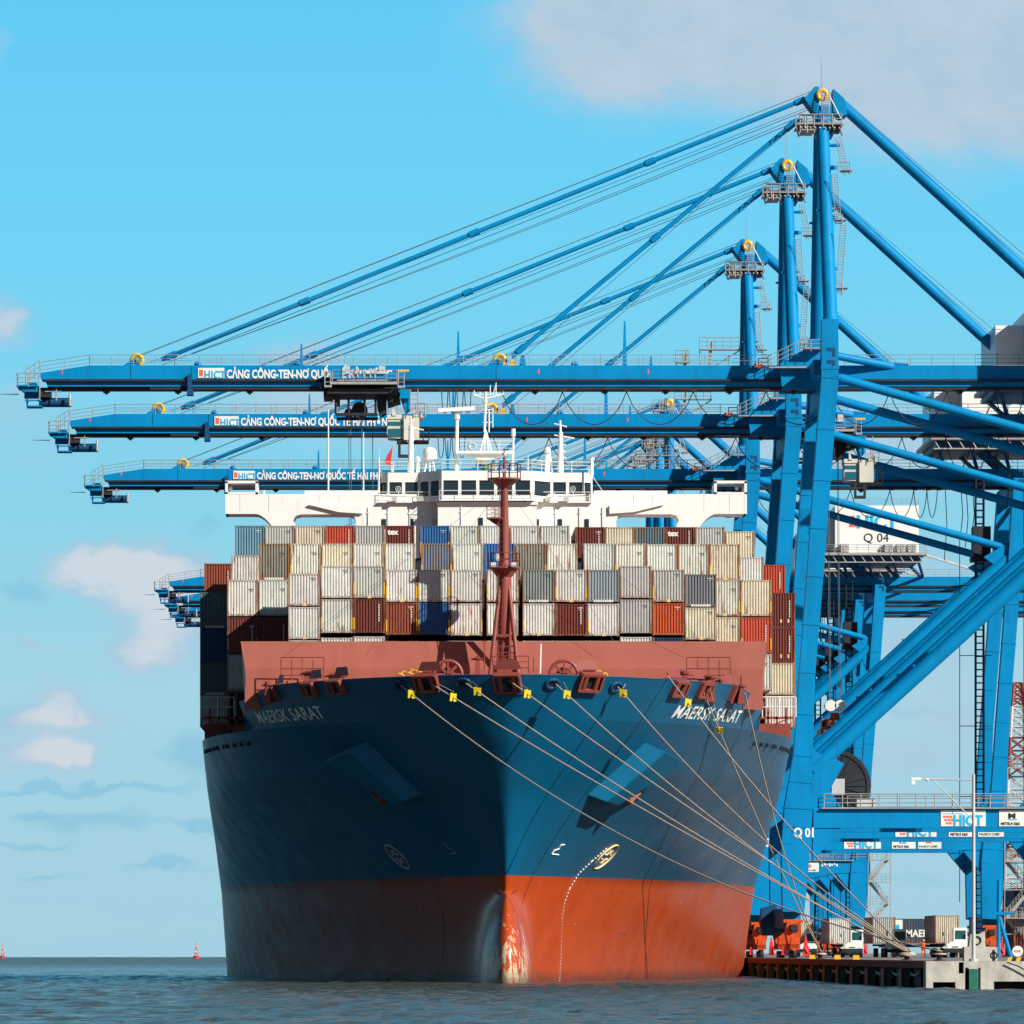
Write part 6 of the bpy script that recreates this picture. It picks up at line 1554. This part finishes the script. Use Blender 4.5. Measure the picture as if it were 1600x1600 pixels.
# ---------------------------------------------------------------- things on the quay
def quad_box(q, *a): q.box(*a)
def truck(X, Y, lab, load, hgt=2.89, marks=()):
    """terminal tractor facing the camera, cab on the picture-right side, chassis behind"""
    R = tag(empty('terminal_tractor', (X, Y, ZQ)), lab, 'terminal tractor', 'white terminal tractors on the quay')
    g = empty('cab', (0, 0, 0)); g.parent = R
    q = MB(); q.prism([(-1.25, .95), (1.2, .95), (1.2, 1.55), (-.15, 1.62), (-.5, 1.62), (-1.0, 1.15), (-1.25, 1.1)], -.0, 1.2); q.box(-.15, 1.2, .35, 1.9, 1.55, 1.75)
    for (x0, x1, z0, z1) in ((-.15, -.03, 1.75, 2.95), (1.08, 1.2, 1.75, 2.95), (-.03, 1.08, 2.75, 2.95), (-.03, 1.08, 1.75, 1.85)): q.box(x0, x1, .35, .45, z0, z1)
    q.box(-.15, -.05, .45, 1.9, 1.75, 2.95); q.box(1.1, 1.2, .45, 1.9, 1.75, 2.95); q.box(-.15, 1.2, .35, 1.9, 2.95, 3.03); q.box(-.05, 1.1, 1.8, 1.9, 1.75, 2.95); q.build('cab_shell', MT['white'], g)
    q = MB(); q.box(-.03, 1.08, .38, .41, 1.85, 2.75); q.build('windscreen', mat('tractor_glass', (.02, .09, .09), .08) if 'tractor_glass' not in bpy.data.materials else bpy.data.materials['tractor_glass'], g)
    q = MB(); q.tube((-.85, .3, 1.5), (-.85, .3, 2.9), .09, n=8); q.box(-.95, -.75, .1, .5, 1.3, 1.5); q.box(-1.1, -.7, -.03, .0, 1.1, 1.2); q.tube((1.3, .4, 2.7), (1.3, .4, 2.3), .06, n=6); q.build('exhaust', MT['lgrey'], g)
    q = MB()
    for x in (-.9, .85): q.box(x - .12, x + .12, -.03, -.002, 1.02, 1.14)
    q.build('headlight', MT['board'], g)
    q = MB(); q.box(-.35, .3, -.02, -.002, 1.03, 1.13); q.build('number_plate', MT['ink'], g)
    q = MB(); q.box(-.55, .55, .2, 4.4, .62, .93); q.box(-1.15, 1.15, -.1, .3, .5, .93); q.box(-.5, .5, 3.2, 16, 1.05, 1.35); q.box(-1.2, 1.2, 3.6, 3.9, 1.2, 1.42); q.box(-1.2, 1.2, 15.3, 15.7, 1.2, 1.42); q.build('chassis', MT['dark'], R)
    for yy in (.9, 4.0, 13.2, 14.4):
        for s in (-1, 1):
            w = MB(); w.tube((s * .78, yy, .5), (s * 1.18, yy, .5), .5, n=18); o = w.build('wheel', MT['black'], R)
            w = MB(); w.tube((s * .76, yy, .5), (s * 1.2, yy, .5), .22, n=12); w.build('rim', MT['lgrey'], o)
    q = MB()
    for x in (-1.25, 1.28): q.box(x - .07, x + .07, .0, .1, 2.2, 2.6)
    q.build('mirror', MT['dark'], g)
    if load:
        container(X - .0, Y + 3.55, ZQ + 1.44, hgt, load, lab_load[load + lab[0]] if (load + lab[0]) in lab_load else f'{PAL[load][2]} container riding on the {lab}'[:120], marks=marks, group='containers on the quay')
    return R
lab_load = {}
def load(X, Y, key, hgt, lab, lng=12.19): container(X, Y, ZQ + 1.44, hgt, key, lab, lng, group='containers on the quay')
truck(56.4, 601, 'rightmost white tractor, cab close to the slim light pole', None); load(55.9, 604.6, 'c', 2.89, 'cream container on the rightmost tractor')
truck(53.0, 633, 'white tractor in front of the dark container with big white letters', None); load(52.1, 636.6, 'g', 2.89, 'grey ribbed container on the tractor left of the lettered box')
truck(50.1, 655, 'white tractor between the orange bogies, its cab below the ropes', None); load(49.0, 658.6, 'w', 2.89, 'white ribbed container on the tractor between the orange bogies')
truck(48.2, 700, 'partly hidden white tractor right beside the nearest orange bogie', None); load(48.0, 703.6, 'c', 2.89, 'cream container on the tractor partly hidden by the nearest orange bogie')
# container lying across, long side to the camera
r = container((1390 - VPX) * 668 / F, 668, ZQ + 1.44, 2.89, 'G2', 'dark blue container seen side on with big white letters and a light end', 6.06, group='containers on the quay', rz=-math.pi / 2)
for ch in [x for x in bpy.data.objects if x.parent == r]: ch.color = (.03, .06, .10, .1)
q = MB(); q.box(1.25, 1.262, .05, 1.35, .2, 2.75); q.build('light_panel', MT['board'], r)
q = MB(); q.prism([(0, 0), (.7, 0), (.7, .9), (0, .9)], -.01, .0); 
o = text('side_lettering', 'MAERSK', 1.1, MT['board'], (1.24, 1.7, .85), r, off=.03, sx=.9); o.rotation_euler = (0, 0, math.radians(90))
q = MB(); q.box(1.263, 1.28, .45, 1.0, 1.1, 2.2); q.build('star_panel', MT['cyan'], r)
q = MB(); q.box(.2, .6, -.6, .0, -1.44, 0); 
st = tag(empty('chassis_trailer', (r.location.x + 3, 669.2, ZQ)), 'dark trailer carrying the container seen side on', 'trailer')
q = MB(); q.box(-3, 3, -.5, .5, 1.1, 1.43); q.build('chassis', MT['dark'], st)
q = MB()
for x in (-2.2, -1.1, 2.2):
    for y in (-1.0, .8): q.tube((x, y, .5), (x, y + .3, .5), .5, n=14)
q.build('wheels', MT['black'], st)
# slim light pole
R = tag(empty('light_pole', (36.0, 371.5, 1.75)), 'slim pale light pole with a long side arm near the quay end', 'light pole')
q = MB(); q.tube((0, 0, 0), (0, 0, 11.7), .13, .09, n=12); q.tube((0, 0, 0), (0, 0, .15), .3, n=12); q.build('pole', MT['lgrey'], R)
q = MB(); q.tube((0, 0, 11.35), (-3.5, 0, 11.4), .05, n=8); q.tube((-2.5, 0, 11.3), (-.1, 0, 8.9), .035, n=6); q.build('arm', MT['lgrey'], R)
q = MB(); q.box(-3.9, -3.3, -.12, .12, 11.33, 11.5); q.box(-3.9, -3.65, -.1, .1, 11.05, 11.33); q.sphere((-2.9, 0, 11.36), .1, 8, 6); q.build('lamp', MT['white'], R)
# base block and clutter near the pole
R = tag(empty('concrete_block', (36.75, 375, 1.76)), 'stepped pale concrete block behind the foot of the light pole', 'concrete block')
q = MB(); q.prism([(-1.0, 0), (1.1, 0), (1.1, .9), (.35, .9), (.3, 1.9), (-.05, 1.7), (-.6, 1.7), (-.7, .9), (-1.0, .9)], 0, 1.2); q.build('block', MT['conc'], R)
q = MB(); q.torus((-.2, -.03, 1.3), .25, .05, 'y', n=10, m=5); q.build('lifting_eye', MT['dark'], R)
# striped barrier
R = tag(empty('striped_kerb', (39.7, 366, 1.76)), 'yellow and black striped kerb at the right edge of the quay end', 'barrier')
for k in range(10):
    q = MB(); x = -2.2 + k * .55; q.prism([(x, 0), (x + .27, 0), (x + .37, .24), (x + .1, .24)], 0, .3); q.build('yellow_stripe', MT['yellow'], R)
    q = MB(); x += .275; q.prism([(x, 0), (x + .265, 0), (x + .365, .24), (x + .1, .24)], 0, .298); q.build('black_stripe', MT['ink'], R)
# round white sign
R = tag(empty('round_sign', (38.6, 370, 1.76)), 'round white sign with red writing low on the quay, far right', 'sign')
q = MB(); q.tube((0, 0, .62), (0, .05, .62), .34, n=24); q.build('disc', MT['board'], R)
text('sign_lettering', 'STOP', .17, MT['sred'], (-.22, -.015, .56), R); q = MB(); q.tube((0, .08, 0), (0, .08, .7), .04, n=8); q.build('post', MT['grey'], R)
# blue stay pipes at the landside leg
R = tag(empty('cable_post', (67.6, 662, 1.76)), 'two blue inclined pipes standing before the orange landside bogie', 'cable post')
q = MB(); q.tube((-.7, 0, 0), (-.6, 0, 8.6), .24, n=8); q.tube((-.6, 0, 4.5), (.7, 0, 0), .24, n=8); q.build('pipe', MT['blue'], R)
q = MB(); q.box(-1.3, .9, -.3, .3, 4.7, 5.0); q.build('crosspiece', MT['blue'], R)
# red and white lattice crane tower behind, far right
R = tag(empty('lattice_tower', ((1590 - VPX) * 760 / F, 760, ZQ)), 'red and white lattice tower cut off by the right edge', 'lattice tower')
def lat(z0, z1, w0, w1, m):
    q = MB()
    for sx in (-1, 1):
        for sy in (-1, 1): q.tube((sx * w0, sy * w0, z0), (sx * w1, sy * w1, z1), .22, n=6)
    n = 3
    for k in range(n):
        za, zb_ = lerp(z0, z1, k / n), lerp(z0, z1, (k + 1) / n); wa, wb = lerp(w0, w1, k / n), lerp(w0, w1, (k + 1) / n)
        for sy in (-1, 1):
            q.tube((-wa, sy * wa, za), (wb, sy * wb, zb_), .09, n=4); q.tube((wa, sy * wa, za), (-wb, sy * wb, zb_), .09, n=4); q.tube((-wb, sy * wb, zb_), (wb, sy * wb, zb_), .09, n=4)
            q.tube((sy * wa, -wa, za), (sy * wb, wb, zb_), .08, n=4)
    q.build('tower_section', m, R)
zz_ = [0, 6, 12, 18, 23, 28, 32, 35]
for k in range(7): lat(zz_[k], zz_[k + 1], 2.3 - k * .25, 2.3 - (k + 1) * .25, MT['redpole'] if k % 2 == 0 else MT['lgrey'])
q = MB()
for z in (8, 15, 24): q.box(-3.4, 2, -3, -2.4, z, z + .15); q.rail([(-3.4, -3, z + .15), (2, -3, z + .15)], h=1.2, step=.8, r=.06)
q.ladder((-2.6, -3, 0), (-2.0, -3, 24), w=.9, r=.08, step=.6); q.build('stairs', MT['galv'], R)
# container stack behind, far right: dark boxes with the lower one showing a door side
for i, (k, z, x, lb) in enumerate((('m', 0, 70.9, 'dark maroon container on the ground at the right edge'), ('G2', 2.63, 70.9, 'slate container upper of the two at the right edge'), ('N', 5.26, 70.9, 'dark blue container topmost at the right edge'))):
    container(x, 672, ZQ + z, 2.59, k, lb, group='containers on the quay')
# yard boxes in the distance under the portals
k_ = 0
for (px, Y, n, cols, lb) in ((1245, 900, 1, 'w', 'small distant white container between the orange bogies'),):
    container((px - VPX) * Y / F, Y, ZQ, 2.59, cols, lb, group='containers on the quay')
# concrete wall and yellow machine behind the right tractor
R = tag(empty('road_barrier', ((1500 - VPX) * 640 / F, 640, ZQ)), 'pale concrete wall right of the rightmost tractor', 'barrier wall')
q = MB(); q.box(-.2, 2.3, 0, .5, 0, 2.0); q.build('wall_body', MT['conc'], R); q = MB(); q.box(-.25, 2.35, -.05, .55, 2.0, 2.2)
q.build('coping', MT['lgrey'], R)
R = tag(empty('forklift', ((1502 - VPX) * 700 / F, 700, ZQ)), 'small yellow machine roof showing over the pale wall', 'forklift')
q = MB(); q.prism([(-1.0, .5), (1.2, .5), (1.2, 1.6), (.4, 2.4), (-.5, 2.6), (-1.0, 1.6)], 0, 2.2); q.build('body', MT['yellow'], R)
q = MB(); 
for y in (.3, 1.9):
    for x in (-.7, .8): q.tube((x, y - .15, .5), (x, y + .15, .5), .5, n=14)
q.build('wheels', MT['black'], R); q = MB(); q.box(-.9, .9, .3, 1.9, 2.6, 3.3); q.build('cab', MT['lgrey'], R)
# grey gangway stairs hanging at the third crane portal are part of the crane; small quay lamp
R = tag(empty('warning_post', (36.9, 368.0, 1.76)), 'short dark post with a coil hanging over the quay end', 'post')
q = MB(); q.tube((0, 0, 0), (0, 0, .7), .09, n=8); q.build('post_body', MT['dark'], R); q = MB(); q.torus((0, -.1, .35), .2, .05, 'y', n=12, m=6); q.build('coil', MT['black'], R)
# slack rope running down the end wall
R = tag(empty('slack_rope', (37.3, 363.8, 1.7)), 'dark slack rope trailing down the concrete end wall on the right', 'rope')
q = MB(); pts = [Vector((0, 0, 0)), Vector((.7, -.05, -.25)), Vector((1.35, -.05, -.62)), Vector((2.0, -.05, -1.0)), Vector((2.9, -.05, -1.3))]; q.path(pts, .045, n=6); q.build('strand', MT['black'], R)

# ---------------------------------------------------------------- worker in orange with a yellow helmet
def person(loc, lab, top, face=0):
    R = tag(empty('person', loc, face), lab, 'person')
    me = bpy.data.meshes.new('body')
    J = {'pel': (0, 0, .95, .15), 'waist': (0, 0, 1.1, .135), 'chest': (0, 0, 1.32, .17), 'neck': (0, 0, 1.5, .06), 'head0': (0, -.01, 1.58, .075), 'head1': (0, -.02, 1.68, .1),
         'hl': (-.1, 0, .88, .1), 'kl': (-.12, -.03, .5, .07), 'al': (-.13, .0, .1, .045), 'fl': (-.14, -.13, .04, .04), 'hr': (.1, 0, .88, .1), 'kr': (.13, -.02, .5, .07), 'ar': (.14, .02, .1, .045), 'fr': (.15, -.11, .04, .04),
         'sl': (-.2, 0, 1.42, .07), 'el': (-.27, .03, 1.15, .05), 'wl': (-.25, -.1, .93, .035), 'ml': (-.25, -.14, .86, .035), 'sr': (.2, 0, 1.42, .07), 'er': (.28, .02, 1.16, .05), 'wr': (.2, -.2, 1.05, .035), 'mr': (.17, -.27, 1.05, .035)}
    K_ = list(J); E = [('pel', 'waist'), ('waist', 'chest'), ('chest', 'neck'), ('neck', 'head0'), ('head0', 'head1'), ('pel', 'hl'), ('hl', 'kl'), ('kl', 'al'), ('al', 'fl'), ('pel', 'hr'), ('hr', 'kr'), ('kr', 'ar'), ('ar', 'fr'),
         ('chest', 'sl'), ('sl', 'el'), ('el', 'wl'), ('wl', 'ml'), ('chest', 'sr'), ('sr', 'er'), ('er', 'wr'), ('wr', 'mr')]
    me.from_pydata([J[k][:3] for k in K_], [(K_.index(a_), K_.index(b_)) for a_, b_ in E], [])
    o = bpy.data.objects.new('body', me); COL.objects.link(o)
    m = o.modifiers.new('skin', 'SKIN'); m2 = o.modifiers.new('s', 'SUBSURF'); m2.levels = m2.render_levels = 1
    for i, k in enumerate(K_): me.skin_vertices[0].data[i].radius = (J[k][3], J[k][3]); me.skin_vertices[0].data[i].use_root = (i == 0)
    dg = bpy.context.evaluated_depsgraph_get(); dg.update(); me2 = bpy.data.meshes.new_from_object(o.evaluated_get(dg)); bpy.data.objects.remove(o)
    me2.name = 'body'; me2.materials.clear()
    for x in (MT['skin'], MT[top], MT['navy']): me2.materials.append(x)
    for p in me2.polygons:
        c = p.center; p.material_index = 0 if (c.z > 1.5 or (abs(c.x) > .15 and c.z < 1.0 and c.z > .8 and c.y < -.09) or (c.y < -.22)) else (1 if c.z > .9 else (1 if top == 'hv' and c.z > .12 else 2)); p.use_smooth = True
    o = bpy.data.objects.new('body', me2); COL.objects.link(o); o.parent = R
    q = MB(); q.sphere((0, -.02, 1.72), .135, 14, 8, zmin=-.1); q.tube((0, -.05, 1.71), (0, -.05, 1.725), .16, n=14); q.build('helmet', MT['yellow'], R)
    for s in (-1, 1):
        q = MB()
        hx, hy, hz = (J['ml'] if s < 0 else J['mr'])[:3]
        for f_ in range(4): q.tube((hx + (f_ - 1.5) * .02, hy, hz), (hx + (f_ - 1.5) * .022, hy - .04, hz - .06), .009, n=5)
        q.tube((hx - s * .04, hy, hz + .01), (hx - s * .06, hy - .03, hz - .03), .01, n=5); q.build('fingers', MT['skin'], R)
    return R
person(((1443 - VPX) * 603 / F, 603, ZQ), 'worker in orange overalls and yellow helmet beside the rightmost tractor', 'hv')

# ---------------------------------------------------------------- buoys
def buoy(px, Y, lab):
    z = -Y * Y / (2 * R_EARTH)
    R = tag(empty('buoy', ((px - VPX) * Y / F, Y, z - .2)), lab, 'buoy', 'red channel buoys on the horizon')
    q = MB(); q.tube((0, 0, -.8), (0, 0, .9), 1.6, 1.6, n=18); q.tube((0, 0, .9), (0, 0, 1.5), 1.6, .9, n=18); q.build('float', MT['sred'], R)
    q = MB()
    for k in range(4):
        an = k * math.pi / 2 + .6; q.tube((.95 * math.cos(an), .95 * math.sin(an), 1.4), (.25 * math.cos(an), .25 * math.sin(an), 5.4), .13, n=6)
    for z in (2.6, 3.9): q.torus((0, 0, z), .7 - (z - 2.6) * .18, .1, 'z', n=12, m=5)
    q.tube((0, 0, 5.3), (0, 0, 5.6), .5, n=12); q.build('lattice_tower', MT['sred'], R)
    q = MB(); q.box(-.5, .5, -.5, .5, 2.9, 3.7); q.tube((0, 0, 5.6), (0, 0, 6.3), .26, n=10); q.build('lantern', MT['white'], R)
    q = MB(); q.tube((0, 0, 6.3), (0, 0, 7.2), .4, .12, n=10); q.build('topmark', MT['sred'], R)
buoy(307, 2700, 'red lattice buoy standing close to the ship on its left'); buoy(4, 3300, 'smaller red buoy on the horizon at the left edge of the picture')
